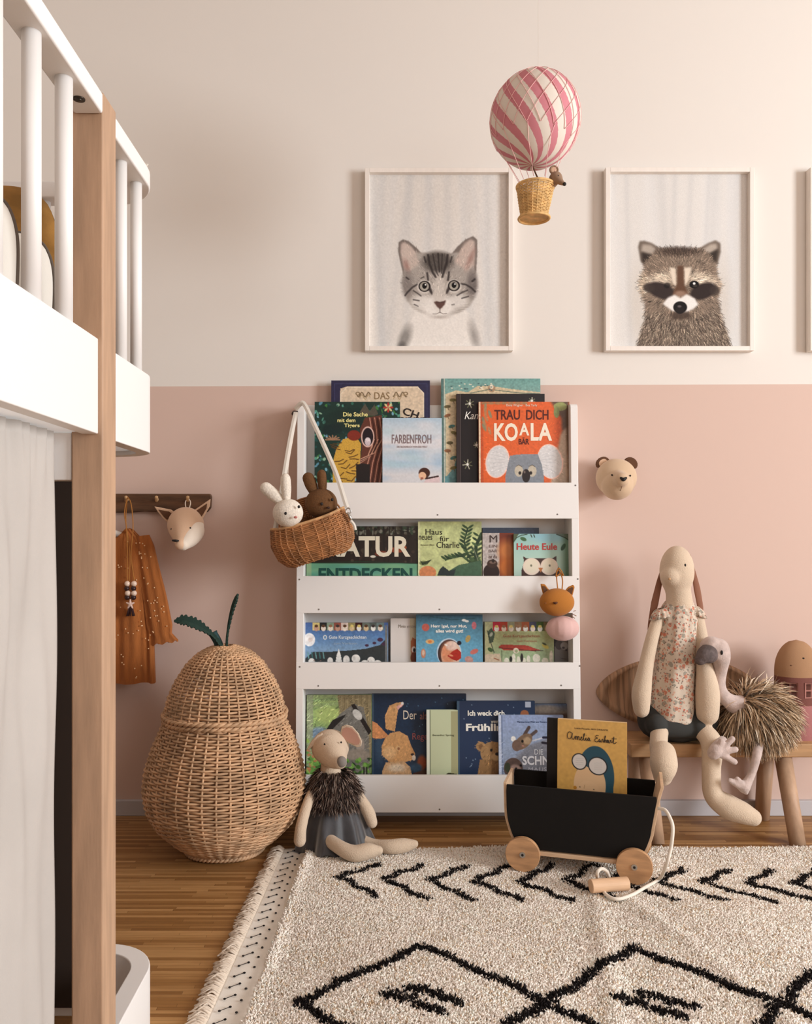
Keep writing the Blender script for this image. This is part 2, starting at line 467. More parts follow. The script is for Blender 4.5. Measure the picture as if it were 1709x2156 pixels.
struct(MB().box(XL, XR, D-.014, D, 0, .043).build('baseboard_back', mat('baseboard_grey_white', (192, 188, 190), .5), smooth=False, bevel=.002))

# ------------------------------------------------------------ loft bed
bed = thing('loft_bed', 'white loft bed with oak posts, spindle guard rail and rounded corners at left edge', 'bed', (-0.39, 1.1, 0))
XB = -0.3706
MB().box(XB-.0425, XB, 1.094, 1.1475, 0, 1.373).build('post', M_oak, bed, bevel=.003)['label'] = 'pale oak post'
MB().box(-1.12, -1.12+.0425, 1.094, 1.1475, 0, 1.373).build('post', M_oak, bed, bevel=.003)
def slab(pts, th, z0, z1, mb=None):
    """board following a plan path (outer edge pts), thickness th towards the inside"""
    mb = mb or MB(); P = np.array(pts, float)
    T = np.gradient(P, axis=0); T /= np.linalg.norm(T, axis=1)[:, None]
    Nn = np.stack([-T[:, 1], T[:, 0]], -1)
    Q = P+Nn*th; n = len(P)
    V = [(p[0], p[1], z) for z in (z0, z1) for p in np.vstack([P, Q])]
    fs = []
    for i in range(n-1):
        fs += [(i, i+1, i+1+2*n, i+2*n), (n+i, n+i+2*n, n+i+1+2*n, n+i+1), (i, n+i, n+i+1, i+1), (2*n+i, 2*n+i+1, 3*n+i+1, 3*n+i)]
    fs += [(0, 2*n, 3*n, n), (n-1, 2*n-1, 4*n-1, 3*n-1)]
    mb.add(V, fs); return mb
R_ = .09
corner = [(XB-R_*(1-math.cos(a)), 1.30+R_*math.sin(a)) for a in np.linspace(0, PI/2, 12)]
path_end = [(XB, 1.1475), (XB, 1.22)]+corner+[(-.6, 1.39), (-1.12, 1.39)]
XI = -.377
slab([(XI, .2), (XI, .6), (XI, 1.094)], .022, .922, 1.0475).build('side_board', M_white, bed, bevel=.0015)
slab(path_end, .022, .918, 1.040).build('end_board', M_white, bed, bevel=.0015)
slab([(XB, .2), (XB, .6), (XB, 1.094)], .038, 1.343, 1.370).build('guard_rail', M_white, bed, bevel=.003)
slab(path_end, .038, 1.337, 1.365).build('guard_rail', M_white, bed, bevel=.003)
slab(path_end, .030, 0.0, .105).build('lower_frame', M_white, bed, bevel=.002)['label'] = 'low white rounded frame board on the floor'
for y in (.45, .545, .637, .730, .8225, .915, 1.0075):
    MB().tube([(-.389, y, 1.046), (-.389, y, 1.345)], .0105, 20).build('spindle', M_white, bed)
for (x, y) in ((-.388, 1.222), (-.388, 1.297), (-.465, 1.371), (-.56, 1.371), (-.655, 1.371), (-.75, 1.371), (-.845, 1.371)):
    MB().tube([(x, y, 1.038), (x, y, 1.339)], .0088, 20).build('spindle', M_white, bed)
MB().box(-1.08, -.4135, 1.098, 1.122, .861, .925).build('crossbeam', M_white, bed, bevel=.002)
sl = MB()
sl.box(-1.1, -.40, .2, 1.36, .925, .945)
sl.build('bed_base', M_white, bed)
MB().box(-1.08, -.408, .25, 1.35, .946, 1.02).build('mattress', M_linen, bed, bevel=.02, bseg=4)
bo = MB()
bo.tube([(-.392, 1.0935, 1.343), (-.392, 1.0935, 1.3435)], .001, 8)
# bolt under the rail beside the post
MB().tube([(-.388, 1.055, 1.3435), (-.388, 1.055, 1.3415)], .0075, 20).tube([(-.388, 1.055, 1.3425), (-.388, 1.055, 1.340)], .004, 6).build('bolt', mat('dark_bolt', (70, 64, 58), .35, metal=.8), bed)
# curtain below the bed
def curtain():
    n, m = 220, 60
    P = np.zeros((m, n, 3))
    for j in range(m):
        t = j/(m-1); z = .921-t*.913
        for i in range(n):
            s = i/(n-1); y = .25+s*.81
            amp = (.006+.006*t)*(1-.5*s)
            ph = s*n*0.40
            x = -.421+(amp*(.45+.55*(1-t))*math.sin(ph+1.2*math.sin(t*2.2+s*6))+.004*math.sin(s*37+t*9)+.0035*math.sin(s*60-t*13)+.004*math.sin(t*17+s*21)+.005*math.sin(t*5+s*11))*(1-.75*s**6)
            if j < 5: x += .003*math.sin(s*n*.9)*(5-j)/5
            P[j, i] = (x, y+.005*math.sin(t*7)*s, z)
    I, J = np.meshgrid(np.arange(m-1), np.arange(n-1), indexing='ij')
    Fq = np.stack([I*n+J, (I+1)*n+J, (I+1)*n+J+1, I*n+J+1], -1).reshape(-1, 4)
    o = MB().add(P.reshape(-1, 3), Fq).build('linen_curtain', M_linen)
    s_ = o.modifiers.new('s', 'SOLIDIFY'); s_.thickness = .0012
    tag(o, 'natural grey linen curtain hanging below the loft bed', 'curtain')
curtain()
# dark sheet added to stand in for the deep shade under the bed
o = MB().box(-1.08, -.50, 1.35, 1.365, .02, .90).build('den_shade_sheet', mat('den_shade_brown', (48, 36, 28), .95), smooth=False)
tag(o, 'dark brown sheet standing in for the shade under the loft bed, beside the curtain', 'panel')

# cushions and small things on the bed
def cushion(name, c, w, h, t, rot, m, label, piping=None):
    root = thing(name, label, 'cushion', tuple(c), rot)
    n = 22; V = []; 
    g = np.linspace(-1, 1, n)
    X, Z = np.meshgrid(g, g)
    edge = np.clip((1-np.abs(X)**2.6), 0, 1)*np.clip((1-np.abs(Z)**2.6), 0, 1)
    th = t*edge**.45
    xs = X*w*np.sqrt(1-.40*Z**2*np.abs(Z)); zs = Z*h*np.sqrt(1-.34*X**2*np.abs(X))
    mb = MB()
    I, J = np.meshgrid(np.arange(n-1), np.arange(n-1), indexing='ij')
    Fq = np.stack([I*n+J, (I+1)*n+J, (I+1)*n+J+1, I*n+J+1], -1).reshape(-1, 4)
    mb.add(np.stack([xs, th, zs+h], -1).reshape(-1, 3), Fq)
    mb.add(np.stack([xs, -th, zs+h], -1).reshape(-1, 3), Fq[:, ::-1])
    mb.build('cushion_cover', m, root, local=True, sm=1)
    if piping:
        loop = [(xs[0, j], 0, zs[0, j]+h) for j in range(n)]+[(xs[i, -1], 0, zs[i, -1]+h) for i in range(1, n)]+[(xs[-1, j], 0, zs[-1, j]+h) for j in range(n-2, -1, -1)]+[(xs[i, 0], 0, zs[i, 0]+h) for i in range(n-2, 0, -1)]
        MB().tube(loop, .0026, 6, closed=True).build('piping', piping, root, local=True)
    return root
M_off = mat('off_white_cotton', (228, 222, 212), .95, bump=(300, .2, .001))
M_mus = mat('mustard_cotton', (150, 108, 52), .95, bump=(300, .3, .001), var=(20, .3))
M_pip = mat('grey_piping', (96, 84, 74), .9)
cushion('bed_cushion', (-.573, 1.10, 1.025), .080, .118, .035, (-.10, 0, .08), M_off, 'off-white cushion with grey piping nearest the curtain on the loft bed', M_pip)
cushion('bed_cushion', (-.558, 1.20, 1.025), .075, .105, .030, (-.10, 0, .06), M_off, 'off-white cushion with grey piping behind the second spindle from the oak post', M_pip)
cushion('mustard_cushion', (-.608, 1.285, 1.025), .100, .158, .030, (-.08, 0, .04), M_mus, 'mustard brown cushion leaning behind the piped cushions on the loft bed')
# small garland on the bed end
g = thing('tassel_garland', 'thin garland of pale pink and dark tassels hanging from the bed rail beside the post', 'garland', (-.407, 1.262, 1.05))
pts = [(-.407+.002*math.sin(i), 1.262, 1.337-i*.0147) for i in range(20)]
MB().tube(pts, .0009, 5).build('cord', M_off, g)
M_pk = mat('blush_felt', (222, 190, 182), .95); M_bk = mat('charcoal_felt', (70, 60, 58), .95)
for i in range(8):
    z = 1.20-i*.018
    MB().limb([(-.407, 1.262, z, .0045), (-.405+.002*(i % 2), 1.262, z-.010, .0058 if i % 2 == 0 else .003)], 3, 10).build('tassel', M_pk if i % 2 == 0 else M_bk, g)
MB().ell((-.404, 1.262, 1.232), (.011, .011, .010), 16, 10).build('pompom', M_off, g)
# paper star peeking over the end rail
st = MB()
c0 = Vector((-.395, 1.335, 1.366))
pl = []
for i in range(10):
    r_ = .016 if i % 2 == 0 else .008
    a = i*PI/5+.3
    pl.append((c0.x+r_*math.cos(a), c0.y-.002, c0.z+.013+r_*math.sin(a)))
st.prism(pl, (0, 0, 0), (0, .004, 0))
tag(st.build('paper_star', M_off, smooth=False), 'small white star standing on the rounded end rail of the loft bed', 'star')
# ------------------------------------------------------------ front-facing bookcase
BX0, BX1, BTOP, BBOT = -.2365, .5205, 1.1395, .052
def yf(z):                                    # slanted front
    return 2.246-(BTOP-z)/(BTOP-BBOT)*.049
def zpix(py):                                 # height on the front plane seen at pixel row py
    z = .6
    for _ in range(20): z = H-(py-VY)*yf(z)/F
    return z
bc = thing('bookcase', 'white wall-mounted children\'s bookcase with four front-facing book pockets', 'bookcase', ((BX0+BX1)/2, 2.3, BBOT))
for x in (BX0, BX1-.0195):
    poly = [(x, yf(BBOT), BBOT), (x, yf(1.10), 1.10)]
    poly += [(x, yf(1.12)+.012*(1-math.cos(a)), 1.1265+.013*math.sin(a)) for a in np.linspace(0.2, PI/2, 6)]
    poly += [(x, 2.331, BTOP), (x, 2.331, BBOT)]
    MB().prism(poly, (0, 0, 0), (.0195, 0, 0)).build('side_panel', M_white, bc, smooth=False, bevel=.0012)
MB().box(BX0+.0195, BX1-.0195, 2.320, 2.331, BBOT, H-(853-VY)*2.32/F).build('back_panel', M_white, bc, smooth=False)
LIPS = [(1016, 1092), (1213, 1291), (1395, 1451), (1633, 1711)]
SHELF = []
for (a, b_) in LIPS:
    zt, zb = zpix(a), zpix(b_)
    poly = [(BX0, yf(zb)-.0005, zb), (BX0, yf(zt)-.0005, zt), (BX0, yf(zt)+.0115, zt), (BX0, yf(zb)+.0115, zb)]
    MB().prism(poly, (0, 0, 0), (BX1-BX0, 0, 0)).build('front_rail', M_white, bc, smooth=False, bevel=.001)
    MB().box(BX0+.02, BX1-.02, yf(zb)+.012, 2.3195, zb+.002, zb+.012).build('shelf_board', M_white, bc, smooth=False)
    SHELF.append(zb+.0125)
M_hole = mat('screw_grey', (120, 112, 106), .5)
for (sx, sy) in ((921, 1084), (1173, 1083), (1211, 1022), (671, 1283), (925, 1283), (630, 1220), (1216, 1219), (631, 1404), (1220, 1402), (670, 1444), (925, 1444), (1181, 1443), (925, 1704)):
    z = zpix(sy); y = yf(z)
    x = (sx-VX)*y/F
    MB().tube([(x, y-.0012, z), (x, y+.001, z)], .0022, 12).build('screw', M_hole, bc, smooth=False)

# ------------------------------------------------------------ books
_cov = {}
def book(label, x0, y0, x1, ybot, z0, Yb, Yt, th, cv, edge, texts=(), group='picture books in the bookcase', paint=None):
    """front cover seen at pixel columns x0..x1 and top row y0, standing on height z0 with its foot at depth Yb and its head at Yt"""
    Ym = (Yb+Yt)/2
    top = H-(y0-VY)*Yt/F
    X0 = (x0-VX)*Ym/F; W = (x1-x0)*Ym/F
    O = Vector((X0, Yb, z0)); V = Vector((0, Yt-Yb, top-z0)); U = Vector((W, 0, 0))
    Nn = Vector((0, -(top-z0), (Yt-Yb))).normalized(); Wb = -Nn      # into the book
    if Wb.y < 0: Wb = -Wb; Nn = -Nn
    yb_px = VY-(z0-H)*F/Yb                                            # pixel row of the foot
    root = thing('book', label, 'book', tuple(O+U/2+Wb*th/2), group=group)
    cv2 = Canvas(x0, y0, x1, yb_px, edge, 1.0)
    paint(cv2)
    painted('front_cover', cv2, O, U, V, root, M_paint, .0018, Wb)
    key = tuple(edge)
    if key not in _cov: _cov[key] = mat('cover_board_%d' % len(_cov), edge, .5)
    mb = MB()
    def slab_(u0, u1, v0, v1, w0, w1, m):
        c = [O+U*u+V*v+Wb*w for w in (w0, w1) for v in (v0, v1) for u in (u0, u1)]
        m.add(c, [(0, 2, 3, 1), (4, 5, 7, 6), (0, 1, 5, 4), (2, 6, 7, 3), (0, 4, 6, 2), (1, 3, 7, 5)])
    e = .0022
    slab_(0, 1, 0, 1, th-.0018, th, mb); slab_(0, .0018/W, 0, 1, .0018, th-.0018, mb)
    mb.build('back_cover', _cov[key], root, smooth=False)
    pg = MB(); slab_(.002/W, 1-e/W, e/V.length, 1-e/V.length, .0018, th-.0018, pg)
    pg.build('pages', M_page, root, smooth=False)
    for t in texts:
        s, (tx0, ty0, tx1, ty1), rgb = t[:3]
        kw = t[3] if len(t) > 3 else {}
        rot = kw.pop('rot', 0) if 'rot' in kw else 0
        u0 = (tx0-x0)/(x1-x0); u1 = (tx1-x0)/(x1-x0)
        v0 = (yb_px-ty1)/(yb_px-y0); v1 = (yb_px-ty0)/(yb_px-y0)
        Uv = U*(u1-u0); Vv = V*(v1-v0)
        if rot:
            R = Matrix.Rotation(rot, 3, Nn); Uv = R @ Uv; Vv = R @ Vv
        lettering(s, rgb, O+U*u0+V*v0, Uv, Vv, Nn, root, **kw)
    return root

WHT, BLK, CRM = (240, 238, 232), (24, 20, 20), (238, 228, 206)
def leaves(cv, n, box, cols, seed, r=(2, 6)):
    cv.scatter(n, cols, r, seed, box)

def p_ornate(c):
    c.poly([(717, 818), (730, 814), (880, 814), (893, 828), (893, 1080), (717, 1080), (715, 828)], (216, 196, 170)); 
    c.line([(717, 1080), (717, 830), (729, 816), (880, 816), (892, 829), (892, 1080)], 1.6, (234, 222, 200))
    c.line([(704, 1080), (704, 808), (899, 808), (899, 1080)], 1.0, (64, 66, 104))
    for sgn, cx in ((1, 765), (-1, 842)):
        P = [(cx+sgn*(-14+t*28/14), 831+5*math.sin(t*.9+(0 if sgn > 0 else 1))) for t in range(15)]
        c.line(P, 2.4, (120, 100, 74)); c.line([(x, y+5) for x, y in P[3:]], 1.4, (166, 142, 104))
        c.el(cx-sgn*12, 829, 5, 4, (128, 106, 76)); c.el(cx-sgn*12, 829, 2.6, 2, (216, 196, 170))
    for i in range(12): c.poly([(842+i*8, 879+(i % 2)*2), (850+i*8, 878), (846+i*8, 890)], [(40, 34, 34), (90, 50, 44), (60, 60, 90)][i % 3])
    c.noise(.03, 1)
book('tall navy picture book with a beige ornate panel, back row of the top pocket', 697, 801, 905, 1080, SHELF[0], 2.296, 2.305, .012, None, (44, 42, 72),
     [('DAS', (788, 826, 820, 841), (140, 116, 82)), ('CH', (846, 856, 880, 872), (34, 26, 24), dict(rot=-.35, bold=.02))], paint=p_ornate)

def p_map(c):
    c.vgrad([(797, (110, 158, 152)), (830, (130, 168, 160)), (1090, (90, 140, 148))])
    c.poly([(938, 830), (960, 822), (985, 826), (1005, 813), (1030, 812), (1075, 819), (1138, 826), (1138, 990), (1000, 1000), (962, 960), (955, 985), (940, 1003), (938, 1003)], (208, 190, 156))
    c.line([(935, 797), (935, 1090)], 2, (226, 220, 200)); c.rect(929, 797, 934, 1090, (88, 120, 116))
    g = np.random.default_rng(5)
    for i in range(9):
        y = 840+i*18+g.uniform(-4, 4); x = g.uniform(941, 956)
        c.el(x, y, 7, 3.5, [(118, 108, 60), (96, 86, 54), (140, 92, 60), (60, 110, 106)][i % 4], g.uniform(-.4, .4)); c.line([(x, y), (x+3, y+7)], 1.4, (110, 90, 60))
    c.line([(990, 828), (1030, 820), (1100, 828), (1138, 829)], 1.6, (90, 110, 96)); c.el(1035, 818, 8, 8, (170, 140, 110)); c.el(1035, 814, 4, 5, (226, 214, 190))
    for i in range(26): c.el(g.uniform(950, 1040), g.uniform(806, 822), 2, 1.1, [(60, 90, 96), (230, 226, 206)][i % 2])
    c.noise(.04, 1)
book('tall teal and beige map picture book, back row of the top pocket', 929, 797, 1138, 1080, SHELF[0], 2.290, 2.300, .013, None, (92, 138, 134), paint=p_map)

def p_black(c):
    c.rect(961, 829, 968, 1090, (52, 40, 40)); c.line([(969, 829), (969, 1090)], .8, (90, 80, 78))
    for (x, y, s) in ((989, 850, 9), (1003, 937, 6), (984, 978, 10), (1120, 844, 7)):
        for k in range(7):
            a = k*.9+.3; c.line([(x+2*math.cos(a), y+2*math.sin(a)), (x+s*math.cos(a), y+s*math.sin(a))], 1.7, (206, 206, 180) if k % 2 else (120, 124, 92))
        c.el(x, y, 2.4, 3, WHT)
book('black picture book with white flowers behind the orange koala book', 961, 829, 1147, 1080, SHELF[0], 2.277, 2.286, .011, None, (26, 20, 22),
     [('Kan', (978, 867, 1007, 883), WHT, dict(shear=.3))], paint=p_black)

def p_jungle(c):
    c.rect(662, 846, 842, 1100, (24, 52, 46))
    g = np.random.default_rng(11)
    c.scatter(430, [(48, 104, 88), (86, 150, 132), (30, 78, 74), (140, 176, 150), (60, 120, 60), (120, 170, 190), (18, 44, 40), (90, 140, 160)], (2, 5.5), 4)
    c.el(745, 882, 44, 22, (20, 46, 42), soft=6); c.el(722, 888, 40, 26, (20, 44, 40), soft=6, a=.8); c.el(700, 905, 22, 13, (18, 40, 40), soft=5)
    c.poly([(756, 870), (768, 850), (778, 866), (788, 852), (796, 872), (778, 880)], (84, 78, 66)); c.el(780, 885, 15, 10, (38, 66, 40))
    for k in range(8):
        a = k*PI/4; c.el(817+6*math.cos(a), 858+6*math.sin(a), 5, 2.2, (214, 196, 140) if k % 2 else (176, 48, 40), a)
    for k in range(7):
        a = -PI+k*PI/6; c.line([(700, 926), (700+15*math.cos(a), 926+9*math.sin(a))], 2.6, (160, 120, 92))
    # tree trunk with a hollow
    c.poly([(768, 880), (803, 874), (806, 930), (803, 1014), (803, 1100), (760, 1100), (756, 1000), (762, 940), (757, 905)], (96, 52, 40))
    for k in range(7):
        x = 772+k*5.2
        c.line([(x+6, 880), (x+10, 905), (x+12, 940), (x+2, 975), (x-4, 1014), (x-4, 1090)], 2, [(196, 140, 120), (58, 26, 22)][k % 2])
    for k in range(5): c.line([(758, 975-k*2), (772+k*4, 966-k*3), (788+k*4, 925)], 1.8, [(206, 156, 132), (56, 24, 20)][k % 2])
    c.el(774, 920, 14, 22, (226, 190, 178)); c.el(774, 920, 11.5, 19, (30, 18, 26)); c.el(774, 930, 6.5, 9, (206, 190, 196)); c.el(774, 926, 5, 4, (232, 220, 222))
    # yellow spotted animal body
    c.poly([(722, 925), (748, 918), (760, 935), (757, 980), (746, 1015), (740, 1100), (702, 1100), (700, 975), (708, 945)], (206, 162, 66))
    c.el(745, 917, 14, 11, (128, 44, 30))
    for k in range(20):
        x = g.uniform(704, 756); y = 935+k*5.2; c.line([(x-10, y+g.uniform(-6, 6)), (x, y), (x+8, y+g.uniform(-10, 2))], 2.0, (90, 56, 24))
    c.rect(750, 978, 778, 1100, (32, 26, 26)); c.el(764, 985, 15, 9, (34, 26, 26)); c.noise(.05, 0)
book('jungle picture book with a yellow spotted animal and a tree hollow, top pocket', 662, 846, 842, 1080, SHELF[0], 2.281, 2.290, .010, None, (28, 60, 54),
     [('Die Sache', (722, 868, 774, 877), (236, 226, 150), dict(bold=.02)), ('mit dem', (710, 881, 748, 889), (236, 226, 150), dict(bold=.02)), ('Tigers', (724, 892, 757, 902), (236, 226, 150), dict(bold=.02))], paint=p_jungle)

def p_sky(c):
    c.vgrad([(880, (172, 196, 214)), (905, (202, 212, 220)), (935, (226, 220, 222)), (952, (196, 208, 218)), (975, (176, 198, 218)), (1000, (216, 214, 216)), (1090, (230, 224, 222))])
    g = np.random.default_rng(3)
    for k in range(26): c.el(g.uniform(805, 930), g.uniform(885, 1010), g.uniform(10, 26), g.uniform(4, 9), [(206, 218, 228), (158, 188, 212), (222, 220, 224), (176, 206, 214)][k % 4], soft=7, a=.45)
    c.line([(886, 1010), (900, 1006)], 2.2, (80, 50, 44)); c.line([(896, 1008), (922, 1003)], 3.4, (52, 26, 24))
    c.el(893, 996, 12, 11, (70, 36, 26)); c.el(889, 1002, 8, 8, (232, 186, 152)); c.el(888, 1007, 3, 1.6, (150, 70, 60))
    c.poly([(896, 1010), (926, 1004), (926, 1016), (890, 1018)], (226, 200, 200)); c.noise(.012, 1)
book('pale sky-blue picture book of a lying child, in front of the jungle book', 805, 880, 930, 1080, SHELF[0], 2.266, 2.275, .009, None, (214, 222, 228),
     [('FARBENFROH', (825, 915, 908, 934), (128, 108, 112)), ('EIN BILDERBUCH VON DER WELT', (836, 939, 900, 943), (170, 150, 152))], paint=p_sky)

def p_koala(c):
    c.rect(1008, 846, 1199, 1100, (222, 98, 44))
    c.rect(1008, 846, 1012, 1100, (226, 200, 170)); c.rect(1012, 846, 1017, 1100, (196, 84, 42))
    g = np.random.default_rng(8)
    for k in range(8): c.el(1022+g.uniform(-6, 12), 858+k*7, 3, 9, [(120, 140, 116), (176, 130, 90)][k % 2], g.uniform(-.6, .1), a=.8)
    for k in range(7): c.el(1020+k*14, 849, 7, 3, (150, 130, 96), a=.7)
    c.poly([(1160, 846), (1199, 846), (1199, 1100), (1176, 1100), (1186, 960), (1182, 880)], (96, 74, 58), soft=2)
    c.poly([(1180, 915), (1192, 900), (1196, 1014), (1196, 1100), (1140, 1100), (1160, 1010)], (196, 172, 150), soft=2)
    c.el(1180, 856, 14, 9, (150, 156, 96)); c.el(1172, 868, 6, 12, (140, 150, 96))
    c.el(1047, 972, 25, 35, (246, 204, 188), .2); c.el(1158, 972, 27, 37, (246, 206, 190), -.2)
    c.el(1047, 972, 23, 33, (214, 212, 212), .2); c.el(1157, 972, 25, 35, (214, 212, 212), -.2)
    for k in range(6): c.line([(1062, 958+k*5), (1032+k, 948+k*9)], .9, (190, 190, 192)); c.line([(1142, 958+k*5), (1172-k, 948+k*9)], .9, (190, 190, 192))
    c.poly([(1073, 960), (1090, 957), (1132, 956), (1140, 978), (1144, 1000), (1150, 1100), (1062, 1100), (1064, 1000)], (132, 138, 146))
    c.strokes(900, lambda x, y: (x-1107, y-960), 4, .10, None, 6)
    for sx in (1092, 1120): c.el(sx, 992, 9, 12, (196, 186, 166)); c.el(sx+(2 if sx < 1100 else -3), 996, 3, 3.6, (30, 20, 18)); c.line([(sx-6, 982), (sx, 979), (sx+6, 983)], 1.3, (90, 80, 70))
    c.el(1107, 1002, 8.5, 14, (34, 22, 20)); c.el(1104, 994, 2, 3, (110, 96, 90)); c.noise(.02, 1)
book('orange koala picture book at the right front of the top pocket', 1008, 846, 1199, 1080, SHELF[0], 2.262, 2.271, .010, None, (214, 92, 42),
     [('Elena Wagner', (1066, 851, 1101, 857), CRM), ('Bea Tarly', (1107, 851, 1131, 857), CRM),
      ('TRAU', (1041, 863, 1095, 884), (84, 28, 18), dict(bold=.015)), ('DICH', (1108, 863, 1155, 884), (84, 28, 18), dict(bold=.015)),
      ('KO', (1040, 891, 1090, 929), (244, 232, 212), dict(bold=.03)), ('A', (1093, 891, 1114, 917), (244, 232, 212), dict(bold=.03)), ('LA', (1117, 891, 1162, 928), (244, 232, 212), dict(bold=.03)),
      ('BÄR', (1092, 921, 1114, 936), (84, 28, 18), dict(bold=.02))], paint=p_koala)

def p_natur(c):
    c.rect(645, 1108, 880, 1186, (42, 34, 30))
    g = np.random.default_rng(12)
    c.scatter(160, [(66, 62, 50), (54, 70, 54), (96, 92, 80), (30, 24, 22), (120, 120, 108)], (2, 6), 7, (645, 1108, 880, 1124))
    c.scatter(70, [(60, 46, 40), (70, 60, 50), (34, 30, 26)], (2, 6), 9, (645, 1124, 880, 1184))
    for k in range(9): x = 755+k*13; c.line([(x, 1108), (x+g.uniform(-3, 3), 1184)], g.uniform(1, 4), (32, 30, 26))
    c.el(836, 1158, 16, 6, (142, 66, 40)); c.el(851, 1153, 5, 4, (160, 82, 48)); c.el(803, 1166, 14, 6, (120, 58, 40)); c.el(785, 1172, 6, 2.6, (220, 214, 200))
    c.vgrad([(1108, (0, 0, 0)), (1109, (0, 0, 0))]) if False else None
    c.rect(645, 1186, 880, 1300, (104, 160, 128)); 
    for k in range(16): c.el(g.uniform(645, 880), g.uniform(1190, 1212), 22, 6, [(84, 150, 128), (130, 180, 136), (96, 164, 150)][k % 3], soft=5, a=.6)
    c.line([(645, 1186), (760, 1183), (880, 1187)], 1.6, (36, 60, 44)); c.rect(645, 1108, 655, 1300, (176, 180, 130), .5)
book('black and green nature book behind the hanging wicker bag, second pocket', 645, 1108, 880, 1280, SHELF[1], 2.268, 2.282, .014, None, (60, 96, 76),
     [('NATUR', (678, 1129, 864, 1173), (228, 220, 198), dict(bold=.03, lift=.0006)), ('ENTDECKEN', (671, 1196, 868, 1224), (18, 74, 66), dict(bold=.03))], paint=p_natur)

def p_haus(c):
    c.rect(880, 1098, 1014, 1300, (192, 200, 142)); c.noise(.04, 4, 2); c.rect(880, 1098, 884, 1300, (214, 216, 170))
    G = [(52, 76, 46), (38, 60, 40), (70, 96, 60)]
    c.line([(1012, 1205), (985, 1170), (977, 1140), (985, 1112)], 3.5, G[1]); c.line([(1010, 1200), (975, 1172), (945, 1172), (938, 1180)], 3, G[0]); c.line([(1014, 1124), (1002, 1150), (1000, 1200)], 7, G[1])
    for (ax, ay, bx, by) in ((985, 1112, 978, 1150), (978, 1150, 1000, 1185), (1008, 1128, 1000, 1180), (940, 1178, 975, 1170), (975, 1170, 1005, 1195)):
        for k in range(6):
            t = k/5; x, y = ax+(bx-ax)*t, ay+(by-ay)*t
            for sg in (-1, 1): c.el(x+sg*6, y-3, 7, 2.4, G[k % 3], sg*-.6)
    c.line([(996, 1152), (1006, 1180), (1012, 1200)], 1, (150, 150, 130))
    c.poly([(940, 1205), (965, 1190), (1014, 1180), (1014, 1300), (930, 1300)], (70, 100, 76)); c.poly([(925, 1200), (932, 1192), (945, 1202), (960, 1198), (955, 1212), (920, 1212)], (44, 54, 54))
    c.el(900, 1206, 18, 14, (216, 138, 92)); c.el(892, 1186, 9, 5, (120, 132, 84)); c.poly([(884, 1180), (890, 1184), (909, 1178), (900, 1187), (889, 1190)], (50, 60, 40)); c.noise(.03, 1)
book('pale green picture book with dark leaves in the middle of the second pocket', 880, 1098, 1014, 1280, SHELF[1], 2.266, 2.280, .012, None, (196, 202, 150),
     [('Haus', (896, 1114, 931, 1126), (40, 40, 30)), ('neues', (882, 1128, 910, 1137), (40, 40, 30)), ('für', (926, 1129, 945, 1140), (40, 40, 30)), ('Charlie', (919, 1141, 967, 1154), (40, 40, 30)), ('Benjamin Ullard', (886, 1146, 914, 1150), (96, 92, 60))], paint=p_haus)
def p_slate(c):
    c.rect(1016, 1111, 1135, 1300, (62, 72, 90)); c.noise(.03, 1)
book('slate-grey picture book standing at the back of the second pocket', 1016, 1111, 1135, 1280, SHELF[1], 2.292, 2.302, .012, None, (60, 68, 84), paint=p_slate)
def p_bear(c):
    c.rect(1016, 1122, 1051, 1300, (186, 176, 172)); c.noise(.05, 1, 4)
    c.vgrad_ = None
    m = (c.X > 1051); t = np.clip((c.Y-1125)/75, 0, 1)
    c.mix(m.astype(float), (120, 52, 30)); 
    c.el(1068, 1160, 18, 22, (206, 128, 66), soft=16, a=.9); c.el(1070, 1195, 20, 22, (196, 110, 44), soft=12, a=.9)
    c.el(1034, 1205, 17, 18, (44, 28, 24)); c.el(1036, 1187, 11, 9, (60, 40, 32)); c.el(1037, 1184, 7, 3, (120, 96, 84)); c.el(1038, 1181, 3, 4, (40, 26, 22))
book('grey and orange picture book with a dark bear, left of the owl book', 1016, 1122, 1082, 1280, SHELF[1], 2.276, 2.286, .010, None, (150, 116, 96),
     [('M', (1031, 1127, 1047, 1142), (70, 58, 56)), ('EIN', (1030, 1147, 1047, 1153), (120, 104, 100)), ('BÄR', (1029, 1156, 1047, 1163), (120, 104, 100)), ('ist da', (1029, 1168, 1046, 1176), (96, 70, 66))], paint=p_bear)
